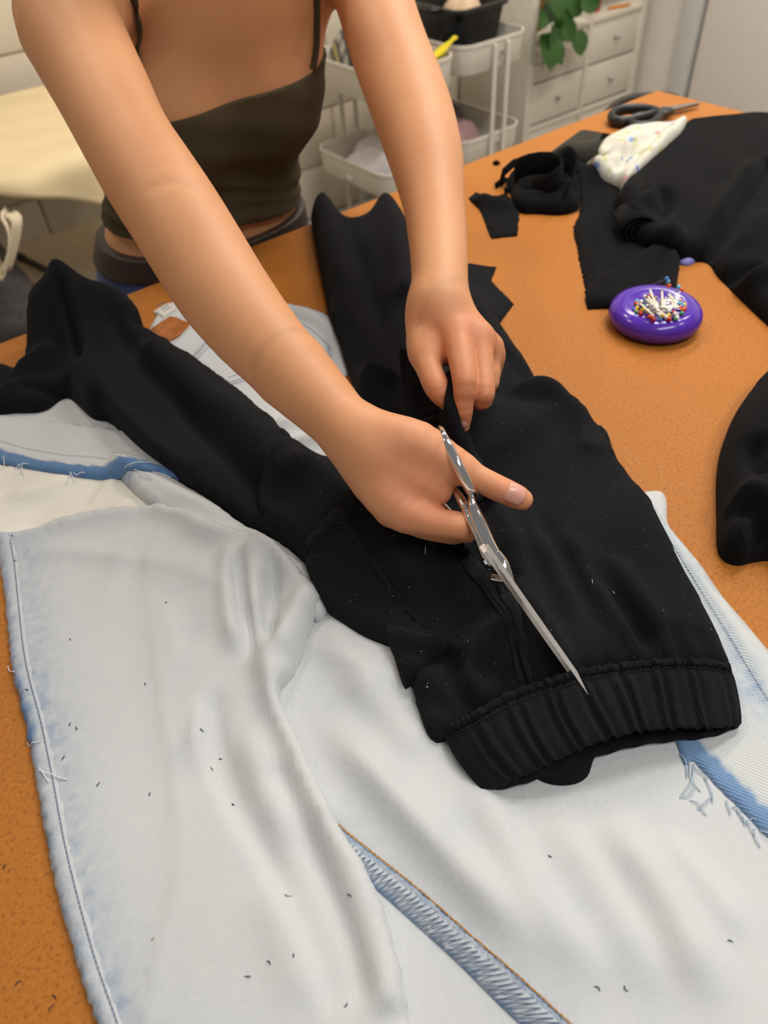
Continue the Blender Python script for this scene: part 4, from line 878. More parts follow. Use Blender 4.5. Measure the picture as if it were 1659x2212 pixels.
cloth('body', [(1332, 430), (1345, 402), (1385, 352), (1430, 305), (1482, 262, 'c'), (1560, 254), (1670, 249), (1950, 300, 'c'), (1950, 860, 'c'), (1760, 760), (1659, 672), (1605, 622), (1560, 578), (1530, 545), (1470, 545), (1440, 530), (1385, 515), (1350, 480)], M['knit_far'], bs, zg=0.015, thick=0.026, er=0.026, noise=0.0026, nscale=30, seed=55, k=1.5,
      ridges=[ridge([(1680, 330), (1610, 420), (1560, 500), (1530, 540)], -0.013, 0.010, h=.03, ends=0.05), ridge([(1640, 330), (1575, 430), (1520, 520)], 0.012, 0.014, h=.03), ridge([(1360, 400), (1350, 440), (1362, 490)], 0.014, 0.020, h=.03), ridge([(1430, 390), (1445, 430), (1420, 470)], -0.012, 0.010, h=.03), ridge([(1400, 395), (1410, 430), (1380, 460)], 0.010, 0.012, h=.03), ridge([(1660, 560), (1600, 570), (1560, 560)], -0.012, 0.012, h=.03), ridge([(1680, 600), (1640, 590), (1600, 600)], 0.010, 0.012, h=.03), ridge([(1660, 440), (1620, 500), (1580, 540)], 0.006, 0.012, h=.03)])
# rolled sleeve end: a spiral of cloth
c_ = onT(1382, 500, 0.018); ax = onT(1345, 425, 0.02) - c_; ax[2] = 0; ax /= np.linalg.norm(ax); sd = np.array([-ax[1], ax[0], 0]); vs = []; fs = []
N_ = 60
for i in range(N_ + 1):
    a = i / N_ * 2.6 * 2 * math.pi; rr = 0.022 * (1 - 0.72 * i / N_)
    for L_ in (0.0, 0.02, 0.05): vs.append(c_ + ax * (L_ - 0.002 + 0.003 * math.sin(a)) + sd * rr * 1.1 * math.cos(a) + np.array([0, 0, 1]) * rr * 0.85 * math.sin(a))
for i in range(N_):
    for k in range(2): fs.append((i * 3 + k, i * 3 + k + 1, (i + 1) * 3 + k + 1, (i + 1) * 3 + k))
o = mk('rolled_cuff', vs, fs, M['knit_far'], bs); m_ = o.modifiers.new('thickness', 'SOLIDIFY'); m_.thickness = 0.002
rg = cloth('draped_garment', [(1659, 812), (1610, 862), (1580, 910), (1562, 960), (1554, 1020), (1555, 1100), (1557, 1165), (1572, 1192), (1605, 1202), (1660, 1192), (1850, 1180), (1900, 900), (1780, 780)], M['knit_far'], zg=0.012, thick=0.050, er=0.045, noise=0.003, nscale=40, seed=56, k=1.4,
      ridges=[ridge([(1580, 1090), (1620, 1110), (1670, 1150)], -0.016, 0.010, h=.03), ridge([(1640, 940), (1640, 1000), (1670, 1040)], -0.014, 0.009, h=.04), ridge([(1575, 1050), (1620, 1070), (1680, 1110)], 0.010, 0.012, h=.04), ridge([(1600, 1180), (1640, 1165), (1680, 1170)], -0.010, 0.008, h=.02)])
tag(rg, 'rounded bunch of black fleece at the right edge below the pincushion', 'garment')
def m_floral():
    t = NT('floral_cotton')
    def spots(scale, col_a, th, base):
        v = t.n('ShaderNodeTexVoronoi'); v.inputs['Scale'].default_value = scale; t.l(t.coord(), v.inputs['Vector'])
        k = t.math('ADD', v.outputs['Distance'], t.math('MULTIPLY_ADD', t.noise(scale * 5, 2), 0.5, -0.25))
        return t.mix(t.ramp(k, [(th, (1, 1, 1, 1)), (th + 0.06, (0, 0, 0, 1))]), base, col_a)
    c = spots(48, srgb(186, 188, 140), 0.30, srgb(204, 201, 189)); c = spots(30, srgb(120, 144, 196), 0.13, c); c = spots(22, srgb(200, 150, 152), 0.10, c)
    return t.set(**{'Base Color': c, 'Roughness': 0.85})
M['floral'] = m_floral()
fo = cloth('floral_cloth', [(1278, 374), (1300, 338), (1292, 318), (1305, 296), (1330, 282), (1370, 270), (1430, 262), (1478, 266), (1470, 300), (1440, 330), (1400, 362), (1350, 404), (1338, 392), (1318, 384)], M['floral'], zg=0.014, thick=0.020, er=0.020, noise=0.006, nscale=85, seed=57, res=0.004, k=1.5,
      ridges=[ridge([(1300, 330), (1350, 320), (1420, 290)], 0.010, 0.010, h=.02), ridge([(1330, 380), (1350, 340), (1370, 300)], -0.010, 0.007, h=.02), ridge([(1290, 366), (1330, 350), (1380, 340)], 0.008, 0.010, h=.02)])
tag(fo, 'crumpled white floral print cloth tucked behind the black garments', 'fabric')
lil = heap('plastic_clip', M['blue_small'], *onT(1482, 566)[:2], TZ, 0.012, 0.010, 0.008, 'small lilac plastic clip peeking from under the black garment', 'clip', 63, 0.1)

# phone
q = [Vector(onT(*p, 0.008)) for p in ((1181, 337), (1270, 281), (1322, 296), (1259, 356))]
pc = sum(q, Vector()) / 4; ua = ((q[1] - q[0]) + (q[2] - q[3])) / 2; ub = ((q[3] - q[0]) + (q[2] - q[1])) / 2
pw, pd = 0.152, 0.076; ua.z = ub.z = 0; ua.normalize(); ub = Vector((ua.y, -ua.x, 0)); pc.z = TZ
ph_ = thing('phone', tuple(pc), 'black smartphone lying face up beside the floral cloth', 'phone')
def slab(w_, d_, r, zs): return [[tuple(pc + ua * x + ub * y + Vector((0, 0, z))) for x, y, _ in rrect(0, 0, 0, w_ - 2 * i, d_ - 2 * i, r)] for z, i in zs]
MB().loft(slab(pw, pd, 0.012, ((0.0005, 0.0015), (0.002, 0), (0.0065, 0), (0.0078, 0.001)))).build('case', M['steel'], ph_)
M['screen'] = plain('black_glass', (0.004, 0.005, 0.004, 1), 0.08, var=0.2, nscale=40, **{'Specular IOR Level': 0.04})
MB().loft(slab(pw - 0.004, pd - 0.004, 0.010, ((0.0079, 0), (0.0083, 0.0005)))).build('screen', M['screen'], ph_)

# black handled scissors at the far corner
fs2 = thing('fabric_scissors', tuple(onT(1410, 245)), 'black handled scissors with grey blades lying at the far table corner', 'scissors')
piv = Vector(onT(1432, 241, 0.008)); tip = Vector(onT(1510, 226, 0.006))
def loop_handle(pts, rads, name): MB().tube(crom([onT(a, b, h) for a, b, h in pts], 0.008, True), rads, 10, closed=True, flat=1.3).build(name, M['black_plastic'], fs2)
loop_handle([(1418, 244, .012), (1390, 236, .014), (1352, 236, .014), (1322, 248, .012), (1328, 262, .010), (1356, 262, .010), (1392, 254, .011)], 0.0075, 'handle')
loop_handle([(1424, 248, .010), (1402, 252, .010), (1374, 256, .008), (1362, 266, .008), (1374, 274, .008), (1402, 272, .008), (1420, 258, .009)], 0.0075, 'handle')
MB().tube([onT(1408, 246, .012), onT(1425, 244, .012), onT(1448, 239, .010)], [0.010, 0.014, 0.010], 10, flat=0.6, up=(0, 0, 1)).build('shank', M['black_plastic'], fs2)
for s in (0.0, 0.003):
    a = piv + Vector((0, 0, s)); dv = (tip - piv); sdv = Vector((-dv.y, dv.x, 0)).normalized()
    MB().loft([[tuple(p_ + sdv * (w_ * x) + Vector((0, 0, z + s))) for x, z in ((-1, -0.001), (1, -0.001), (1, 0.001), (-1, 0.001))] for p_, w_ in ((piv, 0.009), (piv + dv * 0.5, 0.007), (piv + dv * 0.97, 0.003), (tip, 0.001))]).build('blade', M['steel'], fs2)
MB().tube([piv + Vector((0, 0, 0.004)), piv + Vector((0, 0, 0.009))], 0.004, 10).build('screw', M['steel'], fs2)

# ------------------------------------------------------------------ magnetic pincushion and its pins
pcn = onT(1410, 700, 0.0); PC = thing('pincushion', tuple(pcn), 'glossy purple round magnetic pincushion heaped with pins', 'pincushion')
R_ = 0.0525
MB().lathe([(R_ * .70, 0), (R_ * .86, .0015), (R_ * .97, .007), (R_, .0135), (R_ * .975, .0195), (R_ * .90, .0245), (R_ * .78, .0275), (R_ * .64, .0280), (R_ * .50, .0265), (R_ * .36, .0242), (R_ * .18, .0230), (0.0005, .0226)], tuple(pcn), 72).build('shell', M['purple'], PC)
PINC = {'orange': (230, 96, 24), 'red': (178, 26, 40), 'yellow': (236, 214, 24), 'white': (236, 232, 226), 'blue': (62, 130, 200), 'sky blue': (110, 190, 222), 'green': (70, 160, 104), 'navy': (34, 40, 120)}
for k, c in PINC.items(): M['pin_' + k] = plain('pin_head_' + k.replace(' ', '_'), srgb(*c), 0.25)
M['pin_wire'] = plain('pin_wire', (0.62, 0.60, 0.58, 1), 0.25, 1.0); M['pin_cream'] = plain('cream_pin', srgb(226, 214, 196), 0.5)
r_ = np.random.default_rng(11); pin_mesh = {}
def pin_obj(col, head, tail):
    if col not in pin_mesh:
        mb = MB(); pr = [(0.0003, -0.0021)] + [(0.0025 * math.sin(a), -0.0025 * math.cos(a)) for a in np.linspace(0.4, 2.75, 6)] + [(0.0003, 0.0021)]
        mb.lathe(pr, (0, 0, 0), 10, 0); mb.tube([(0, 0, 0), (0, 0, -0.030), (0, 0, -0.034)], [0.00035, 0.00035, 0.0001], 5, mi=1)
        me_o = mb.build('pin', [M['pin_' + col], M['pin_wire']]); pin_mesh[col] = me_o.data; o = me_o
    else:
        o = bpy.data.objects.new('pin', pin_mesh[col]); COL.objects.link(o)
    d_ = Vector(head) - Vector(tail); o.location = head; o.rotation_euler = d_.to_track_quat('Z', 'Y').to_euler()
    return tag(o, f'pin with {"an" if col[0] == "o" else "a"} {col} ball head in the heap on the purple pincushion', 'pin', f'{col} headed pins on the pincushion')
cols = ['orange'] * 14 + ['red'] * 11 + ['yellow'] * 8 + ['white'] * 10 + ['blue'] * 5 + ['sky blue'] * 5 + ['green'] * 6 + ['navy'] * 3
r_.shuffle(cols)
mc = np.array(onT(1424, 668, 0.027))
for k, c in enumerate(cols):
    a = r_.uniform(0, 2 * math.pi); rad = 0.0295 * math.sqrt(r_.uniform(0.35, 1.0)); z = 0.0285 + r_.uniform(0, 0.009) * (1 - rad / 0.034)
    hd = np.array([mc[0] + rad * math.cos(a), mc[1] + rad * math.sin(a), TZ + z])
    ta = a + math.pi + r_.uniform(-0.5, 0.5); L_ = 0.033; tl = hd + np.array([math.cos(ta), math.sin(ta), r_.uniform(-0.12, 0.12)]) * L_; tl[2] = max(tl[2], TZ + 0.028)
    pin_obj(c, hd, tl)
for (px, py, h, tx, ty, th_, c, lb) in ((1440, 602, .052, 1415, 612, .036, 'blue', 'blue headed pin sticking up highest at the back of the pincushion'), (1443, 608, .048, 1420, 640, .032, 'sky blue', 'sky blue headed pin just below the highest blue pin'), (1466, 620, .040, 1450, 645, .030, 'sky blue', 'sky blue headed pin leaning out over the right back rim of the pincushion'), (1473, 626, .034, 1450, 650, .030, 'orange', 'orange headed pin furthest right at the back of the pincushion'), (1445, 617, .044, 1440, 650, .032, 'orange', 'orange headed pin right under the two raised blue pins')):
    pin_obj(c, onT(px, py, h), onT(tx, ty, th_))['label'] = lb
for k, (a, b, c, d_) in enumerate(((1383, 655, 1412, 682), (1395, 645, 1436, 680), (1404, 625, 1422, 672), (1430, 628, 1432, 665), (1446, 634, 1456, 664), (1450, 640, 1464, 664), (1432, 662, 1450, 668), (1400, 640, 1420, 668))):
    A_, B_ = Vector(onT(a, b, .036 + .001 * k)), Vector(onT(c, d_, .036 + .001 * k))
    tag(MB().tube([A_, A_.lerp(B_, 0.04), A_.lerp(B_, 0.96), B_], [0.0006, 0.0013, 0.0013, 0.0006], 8, flat=0.5).build('flat_pin', M['pin_cream']), 'long cream flat pin lying across the coloured pins on the pincushion', 'pin', 'cream flat pins on the pincushion')
# ------------------------------------------------------------------ the person: one continuous body surface grown from limbs and trunk
def seg_cone(P, a, b, r1, r2):
    ab = (b - a).astype(np.float32); q = P - a.astype(np.float32); t = np.clip((q @ ab) / max(float(ab @ ab), 1e-12), 0, 1)
    q -= t[:, None] * ab; return np.sqrt((q * q).sum(1)) - (r1 + (r2 - r1) * t)
def smin(a, b, k):
    h = np.clip(0.5 + 0.5 * (b - a) / k, 0, 1); return b + (a - b) * h - k * h * (1 - h)
class Chain:
    def __init__(s, pts, step=0.008):
        w_ = np.array([np.r_[np.asarray(p[0], float), p[1]] for p in pts]); s.c = crom(w_, step) if len(w_) > 2 else w_
        s.lo = (s.c[:, :3] - s.c[:, 3:]).min(0); s.hi = (s.c[:, :3] + s.c[:, 3:]).max(0)
    def __call__(s, P):
        n = len(s.c) - 1
        if n <= 5 or len(P) < 4000: return s.run(P, 0, n)
        d = np.full(len(P), 0.15, np.float32); m = 0.045
        for i in range(0, n, 4):
            c = s.c[i:i + 5]; lo = (c[:, :3] - c[:, 3:]).min(0) - m; hi = (c[:, :3] + c[:, 3:]).max(0) + m
            k = np.flatnonzero((P[:, 0] > lo[0]) & (P[:, 0] < hi[0]) & (P[:, 1] > lo[1]) & (P[:, 1] < hi[1]) & (P[:, 2] > lo[2]) & (P[:, 2] < hi[2]))
            if len(k): d[k] = np.minimum(d[k], s.run(P[k], i, min(n, i + 4)))
        return d
    def run(s, P, i0, i1):
        d = None
        for i in range(i0, i1):
            e = seg_cone(P, s.c[i, :3], s.c[i + 1, :3], s.c[i, 3], s.c[i + 1, 3]); d = e if d is None else np.minimum(d, e)
        return d
def lazy(fn, lo, hi, P, far=0.2, m=0.045):
    """fn near its box, a safe lower bound elsewhere"""
    a, b = (lo - m).astype(np.float32), (hi + m).astype(np.float32)
    k = np.flatnonzero((P[:, 0] > a[0]) & (P[:, 0] < b[0]) & (P[:, 1] > a[1]) & (P[:, 1] < b[1]) & (P[:, 2] > a[2]) & (P[:, 2] < b[2]))
    d = np.full(len(P), m, np.float32)
    if len(k): d[k] = fn(P[k])
    return d
def px_chain(pts, step=0.012): return Chain([(J(x, y, t), r) for x, y, t, r in pts], step)
def px_arm(pts, step=0.02): return Chain([(J(x, y, t), w_ / 2 * t / FPX) for x, y, t, w_ in pts], step)

# trunk: stacked oval sections
TR = np.array([  # z, cx, cy, half width, half depth
    (0.78, .455, 1.085, .165, .112), (0.86, .455, 1.085, .172, .116), (0.93, .457, 1.080, .168, .113), (0.99, .461, 1.070, .152, .106), (1.04, .467, 1.055, .139, .099),
    (1.08, .473, 1.043, .135, .096), (1.14, .481, 1.022, .139, .102), (1.20, .489, .999, .146, .106), (1.27, .495, .975, .154, .100), (1.32, .494, .957, .150, .088), (1.36, .492, .945, .128, .074), (1.40, .490, .935, .085, .058), (1.44, .488, .925, .05, .045)])
TA = math.radians(-10); EX = np.array([math.cos(TA), math.sin(TA), 0]); EY = np.array([-math.sin(TA), math.cos(TA), 0])
def trunk_c(z): return np.array([np.interp(z, TR[:, 0], TR[:, 1]), np.interp(z, TR[:, 0], TR[:, 2]), z])
_zz = np.linspace(TR[0, 0], TR[-1, 0], 200); _ker = np.hanning(25); _ker /= _ker.sum()
_tab = [np.convolve(np.pad(np.interp(_zz, TR[:, 0], TR[:, k]), 12, mode='edge'), _ker, 'valid') for k in (1, 2, 3, 4)]
def trunk(P):
    z = P[:, 2]; cx, cy, a, b = [np.interp(z, _zz, t).astype(np.float32) for t in _tab]
    qx = (P[:, 0] - cx) * EX[0] + (P[:, 1] - cy) * EX[1]; qy = (P[:, 0] - cx) * EY[0] + (P[:, 1] - cy) * EY[1]
    k = (np.abs(qx / a) ** 2.25 + np.abs(qy / b) ** 2.25) ** (1 / 2.25) + 1e-6; L = np.sqrt(qx * qx + qy * qy)
    d = (k - 1) * np.minimum(L / k, 0.16) * 0.94
    return np.maximum(np.maximum(d, TR[0, 0] - z), z - TR[-1, 0])
BR = []
for s in (-1, 1):
    c = trunk_c(1.175) + EX * (s * 0.064) - EY * 0.066; BR.append((c, 0.058))
def bust(P):
    d = trunk(P)
    for c, r in BR:
        q = P - c.astype(np.float32); q = q * np.array([1.0, 1.0, 0.95], np.float32); d = smin(d, np.sqrt((q * q).sum(1)) - r, 0.05)
    return d
T_LO, T_HI = np.array([.24, .82, .78]), np.array([.70, 1.24, 1.44])
RSH, LSH = np.array([.322, .895, 1.345]), np.array([.662, .890, 1.335])
_rp, _lp = None, None
def pj(p): q = np.asarray(p) - CAM; z = q @ FW; return np.array([829.5 + FPX * (q @ RT) / z, 1106 + FPX * (q @ DN) / z, z])
a_ = pj(RSH); b_ = pj(LSH)
RARM = Chain([(RSH, .052)] + [(J(x, y, t), w_ / 2 * t / FPX) for x, y, t, w_ in ((150, 40, .715, 224), (172, 100, .70, 216), (220, 193, .68, 205), (271, 295, .655, 196), (327, 387, .635, 205), (374, 458, .622, 207), (428, 545, .612, 207), (477, 623, .605, 203), (542, 708, .595, 188), (622, 796, .582, 163), (693, 869, .570, 139), (764, 942, .560, 118), (800, 975, .558, 120))], .022)
RARM2 = px_arm([(640, 812, .590, 150), (700, 872, .584, 130), (762, 938, .578, 116), (800, 980, .578, 118)])
LARM = Chain([(LSH, .050)] + [(J(x, y, t), w_ / 2 * t / FPX) for x, y, t, w_ in ((808, 0, .872, 166), (838, 100, .845, 168), (876, 200, .818, 172), (900, 270, .795, 170), (922, 350, .765, 158), (939, 450, .730, 132), (948, 540, .695, 117), (950, 610, .672, 113), (950, 655, .664, 118))], .022)
LARM2 = px_arm([(944, 500, .722, 105), (949, 590, .690, 106), (950, 655, .680, 110)])
SHO = [Chain([(trunk_c(1.33) + EX * (-.09), .060), (RSH, .054)]), Chain([(trunk_c(1.33) + EX * .09, .060), (LSH, .052)]),
       Chain([(trunk_c(1.37), .05), (RSH + np.array([.02, .02, .015]), .035)]), Chain([(trunk_c(1.37), .05), (LSH + np.array([-.02, .02, .015]), .035)])]
NECK = Chain([(np.array([.490, .945, 1.38]), .058), (np.array([.486, .915, 1.44]), .050), (np.array([.480, .885, 1.50]), .050)])
HC = np.array([.474, .835, 1.565])
def head(P):
    q = P - HC.astype(np.float32); ca, sa = math.cos(0.55), math.sin(0.55)       # face turned down to the work
    fx = q @ EX.astype(np.float32); fy = q @ EY.astype(np.float32); fz = q[:, 2]
    y2 = fy * ca - fz * sa * -1; z2 = fz * ca - fy * sa                                   # y2 < 0 is the face
    g = lambda c, r: np.sqrt(((fx - c[0]) / r[0]) ** 2 + ((y2 - c[1]) / r[1]) ** 2 + ((z2 - c[2]) / r[2]) ** 2)
    e = lambda c, r: (g(c, r) - 1) * min(r)
    d = smin(e((0, .012, .03), (.074, .092, .085)), e((0, -.022, -.045), (.056, .062, .070)), .03)
    d = smin(d, e((0, -.095, -.018), (.012, .016, .020)), .012); d = smin(d, e((0, -.088, .005), (.008, .010, .03)), .012)
    for s in (-1, 1):
        d = np.maximum(d, -(e((s * .031, -.092, .012), (.017, .012, .010)) - .002)); d = smin(d, e((s * .031, -.076, .012), (.013, .012, .009)), .003)
        d = smin(d, e((s * .077, .012, -.008), (.009, .018, .030)), .008)
    d = smin(d, e((0, -.080, -.058), (.022, .010, .006)), .005); d = smin(d, e((0, -.078, -.068), (.019, .010, .006)), .005)
    return d
# hands
RH = {'palm': [px_chain(c) for c in (
        [(785, 935, .560, .0195), (845, 950, .553, .0190), (900, 963, .550, .0180), (948, 987, .549, .0150), (995, 1011, .549, .0112)],
        [(775, 955, .562, .020), (815, 1025, .560, .0205), (855, 1082, .556, .0185), (882, 1106, .553, .0150)],
        [(840, 995, .557, .0195), (905, 1035, .554, .0165), (945, 1060, .554, .0105)],
        [(770, 960, .576, .020), (815, 1040, .578, .019), (850, 1095, .575, .0155)],
        [(765, 955, .588, .018), (805, 1035, .594, .0175), (840, 1085, .595, .0145)],
        [(765, 950, .597, .015), (800, 1025, .607, .0155), (830, 1072, .611, .0125)])],
      'fingers': [px_chain(c, .008) for c in (
        [(985, 1005, .549, .0108), (1030, 1030, .547, .0094), (1066, 1050, .546, .0098), (1097, 1064, .546, .0094), (1118, 1074, .547, .0090), (1128, 1079, .548, .0080)],
        [(880, 1106, .553, .0145), (935, 1128, .548, .0112), (993, 1136, .546, .0105), (1010, 1146, .560, .0092), (1000, 1150, .576, .008), (985, 1146, .586, .0072)],
        [(852, 1098, .575, .0135), (910, 1132, .572, .0110), (972, 1147, .570, .0102), (982, 1150, .586, .0090), (958, 1140, .600, .0078)],
        [(840, 1088, .595, .0125), (900, 1120, .594, .0105), (948, 1133, .594, .0098), (944, 1128, .610, .0083), (920, 1114, .616, .0074)],
        [(830, 1074, .611, .0105), (880, 1100, .612, .0088), (913, 1110, .613, .0083), (910, 1102, .625, .0070), (890, 1094, .628, .0064)])]}
LH = {'palm': [px_chain(c) for c in (
        [(933, 655, .664, .0175), (958, 692, .656, .0150), (988, 724, .650, .0132)],
        [(948, 655, .666, .0180), (996, 698, .659, .0150), (1034, 732, .654, .0130)],
        [(960, 660, .674, .0170), (1012, 710, .669, .0145), (1056, 752, .666, .0120)],
        [(965, 662, .684, .0160), (1016, 722, .682, .0135), (1062, 768, .679, .0105)],
        [(945, 665, .684, .0180), (975, 715, .684, .0180), (1010, 755, .684, .0150)],
        [(925, 660, .676, .0165), (916, 710, .668, .0155), (918, 762, .658, .0138)],
        [(925, 690, .668, .016), (950, 745, .664, .012)], [(922, 745, .660, .012), (972, 765, .655, .009)])],
      'fingers': [px_chain(c, .008) for c in (
        [(916, 740, .662, .0140), (920, 772, .655, .0130), (930, 805, .646, .0112), (944, 836, .640, .0112), (956, 856, .641, .0094), (966, 868, .645, .0078)],
        [(986, 718, .650, .0138), (996, 768, .635, .0118), (1004, 825, .624, .0104), (1002, 860, .629, .0090), (1001, 886, .633, .0084), (1001, 908, .639, .0068), (1003, 922, .643, .0048)],
        [(1032, 728, .654, .0132), (1040, 790, .642, .0108), (1044, 850, .632, .0100), (1038, 866, .645, .0084), (1026, 862, .662, .0078), (1012, 850, .674, .0070)],
        [(1056, 750, .666, .0118), (1060, 790, .664, .0088), (1058, 826, .662, .0086), (1048, 836, .676, .0078), (1034, 826, .686, .0070)],
        [(1064, 766, .678, .0104), (1068, 790, .682, .0078), (1062, 815, .688, .0074), (1048, 824, .698, .0068), (1036, 814, .704, .0062)])]}
def hand_fn(H, kp=0.010, kf=0.007):
    def f(P):
        d = None
        for c in H['palm']: e = c(P); d = e if d is None else smin(d, e, kp)
        out = d
        for c in H['fingers']: out = smin(out, smin(d, c(P), kf), 0.0012)
        return out
    lo = np.min([c.lo for c in H['palm'] + H['fingers']], 0); hi = np.max([c.hi for c in H['palm'] + H['fingers']], 0)
    return f, lo, hi
rh_f, rh_lo, rh_hi = hand_fn(RH); lh_f, lh_lo, lh_hi = hand_fn(LH)
def body0(P):
    P = P.astype(np.float32, copy=False)
    d = lazy(bust, T_LO, T_HI, P)
    for c in SHO: d = smin(d, lazy(c, c.lo, c.hi, P), .035)
    for s in (-1, 1): pass
    d = smin(d, lazy(NECK, NECK.lo, NECK.hi, P), .035)
    d = smin(d, lazy(head, HC - .13, HC + .14, P), .02)
    ra = smin(lazy(RARM, RARM.lo, RARM.hi, P), lazy(RARM2, RARM2.lo, RARM2.hi, P), .012); ra = smin(ra, lazy(rh_f, rh_lo, rh_hi, P), .012)
    la = smin(lazy(LARM, LARM.lo, LARM.hi, P), lazy(LARM2, LARM2.lo, LARM2.hi, P), .012); la = smin(la, lazy(lh_f, lh_lo, lh_hi, P), .012)
    d = smin(d, ra, .022); d = smin(d, la, .022)
    return d
def body_hit(px, py, t0=0.5, t1=1.4, fn=None, off=0.0, last=False):
    t = np.arange(t0, t1, 0.0015); P = CAM + ray(px, py)[None] * t[:, None]; d = (fn or body0)(P) - off; k = max(1, int(np.argmax(d < 0))) if not last else max(1, int(np.max(np.flatnonzero((d[1:] < 0) & (d[:-1] >= 0)), initial=0)) + 1); a = d[k - 1] / (d[k - 1] - d[k]) if d[k - 1] > 0 > d[k] else 1.0; return P[k - 1] + (P[k] - P[k - 1]) * a
# creases of the knuckles and the bend of the elbow
CREASE = []
for (px, py, a, b, t0, t1, ss, rad) in ((1064, 1048, (1030, 1030, .547), (1097, 1064, .546), .45, .62, (-.0042, -.0012, .0018, .0046), .0085),
        (1005, 828, (996, 768, .635), (1002, 860, .629), .5, .75, (-.0036, -.0008, .0022), .0085), (1001, 886, (1002, 860, .629), (1001, 908, .639), .5, .75, (-.0012, .0014), .007),
        (1044, 846, (1040, 790, .642), (1044, 850, .632), .5, .75, (-.002, .001), .008), (942, 830, (930, 805, .646), (956, 856, .641), .5, .75, (-.0015, .0015), .008)):
    c = body_hit(px, py, t0, t1); ax = J(*b) - J(*a); ax /= np.linalg.norm(ax); CREASE.append((c, ax, ss, rad))
ELB = crom([body_hit(x, y, .5, .75) for x, y in ((322, 410), (350, 396), (382, 394), (412, 404), (440, 422), (466, 444))], .006)
def body(P):
    d = body0(P)
    for c, ax, ss, rad in CREASE:
        k = np.flatnonzero(np.abs(P - c).max(1) < .03)
        if len(k):
            q = P[k] - c; s = q @ ax; m = np.exp(-(q * q).sum(1) / rad ** 2)
            w_ = .0012 * np.sin((q @ np.cross(ax, ray(829, 1106))) * 500)
            for s0 in ss: d[k] += .00075 * m * np.exp(-((s - s0 + w_ * .5) / .0010) ** 2)
            d[k] -= .0005 * m
    k = np.flatnonzero(within_box(P, ELB.min(0) - .02, ELB.max(0) + .02))
    if len(k):
        e = np.full(len(k), 1.0)
        for a, b in zip(ELB[:-1], ELB[1:]): e = np.minimum(e, seg_cone(P[k].astype(np.float32), a, b, 0, 0))
        d[k] += .0011 * np.exp(-(e / .0034) ** 2)
    return d
def within_box(P, a, b): return (P[:, 0] > a[0]) & (P[:, 0] < b[0]) & (P[:, 1] > a[1]) & (P[:, 1] < b[1]) & (P[:, 2] > a[2]) & (P[:, 2] < b[2])
def surface(fn, lo, hi, h, B=8):
    """dual (surface nets) mesh of fn = 0, evaluated only in blocks that the surface can touch"""
    lo = np.asarray(lo, float); nb = np.ceil((np.asarray(hi) - lo) / (h * B)).astype(int)
    gi = np.stack(np.meshgrid(*[np.arange(n) for n in nb], indexing='ij'), -1).reshape(-1, 3)
    c = lo + (gi + 0.5) * h * B; d = fn(c); gi = gi[np.abs(d) < h * B * 0.866 * 1.08 + 0.0035]
    loc = np.stack(np.meshgrid(*[np.arange(B + 1)] * 3, indexing='ij'), -1).reshape(-1, 3)
    OFF = [(i, j, k) for i in (0, 1) for j in (0, 1) for k in (0, 1)]
    ED = [(a, b) for a in range(8) for b in range(a + 1, 8) if sum(abs(x - y) for x, y in zip(OFF[a], OFF[b])) == 1]
    IDS, VS, EDG = [], [], []
    for q in range(0, len(gi), 900):
        g = gi[q:q + 900]; P = (lo + ((g[:, None, :] * B + loc[None]) * h)).reshape(-1, 3).astype(np.float32)
        S = fn(P).reshape(len(g), B + 1, B + 1, B + 1)
        C = np.stack([S[:, o[0]:B + o[0], o[1]:B + o[1], o[2]:B + o[2]] for o in OFF], -1); neg = C < 0
        act = np.argwhere(neg.any(-1) & ~neg.all(-1))
        if not len(act): continue
        val = C[tuple(act.T)]; sg = val < 0; cell = g[act[:, 0]] * B + act[:, 1:]
        acc = np.zeros((len(act), 3)); n = np.zeros(len(act))
        for a, b in ED:
            m = sg[:, a] != sg[:, b]; t = val[:, a] / np.where(m, val[:, a] - val[:, b], 1)
            p = np.array(OFF[a]) + t[:, None] * (np.array(OFF[b]) - np.array(OFF[a])); acc[m] += p[m]; n[m] += 1
        VS.append(lo + (cell + acc / n[:, None]) * h); IDS.append((cell[:, 0] << 40) + (cell[:, 1] << 20) + cell[:, 2])
        EDG.append(np.c_[sg[:, 0], sg[:, 4], sg[:, 2], sg[:, 1]])
    V = np.concatenate(VS); I = np.concatenate(IDS); E = np.concatenate(EDG)
    od = np.argsort(I); V, I, E = V[od], I[od], E[od]; st = (1 << 40, 1 << 20, 1); F = []
    for ax in range(3):
        u, w_ = st[(ax + 1) % 3], st[(ax + 2) % 3]; m = E[:, 0] != E[:, ax + 1]; base = I[m]; flip = E[m, 0]
        quad = []; ok = np.ones(len(base), bool)
        for off in (0, -u, -u - w_, -w_):
            k = np.searchsorted(I, base + off); k = np.clip(k, 0, len(I) - 1); ok &= I[k] == base + off; quad.append(k)
        Q = np.stack(quad, 1); Q[~flip] = Q[~flip][:, ::-1]; F.append(Q[ok])
    return V, np.concatenate(F)
def relax(V, F, it=2, k=0.5):
    e = np.concatenate([F[:, [0, 1]], F[:, [1, 2]], F[:, [2, 3]], F[:, [3, 0]]]); n = np.bincount(e[:, 0], minlength=len(V)) + np.bincount(e[:, 1], minlength=len(V))
    for _ in range(it):
        S = np.zeros_like(V)
        for a in range(3): S[:, a] = np.bincount(e[:, 0], V[e[:, 1], a], len(V)) + np.bincount(e[:, 1], V[e[:, 0], a], len(V))
        V = V + k * (S / np.maximum(n, 1)[:, None] - V)
    return V
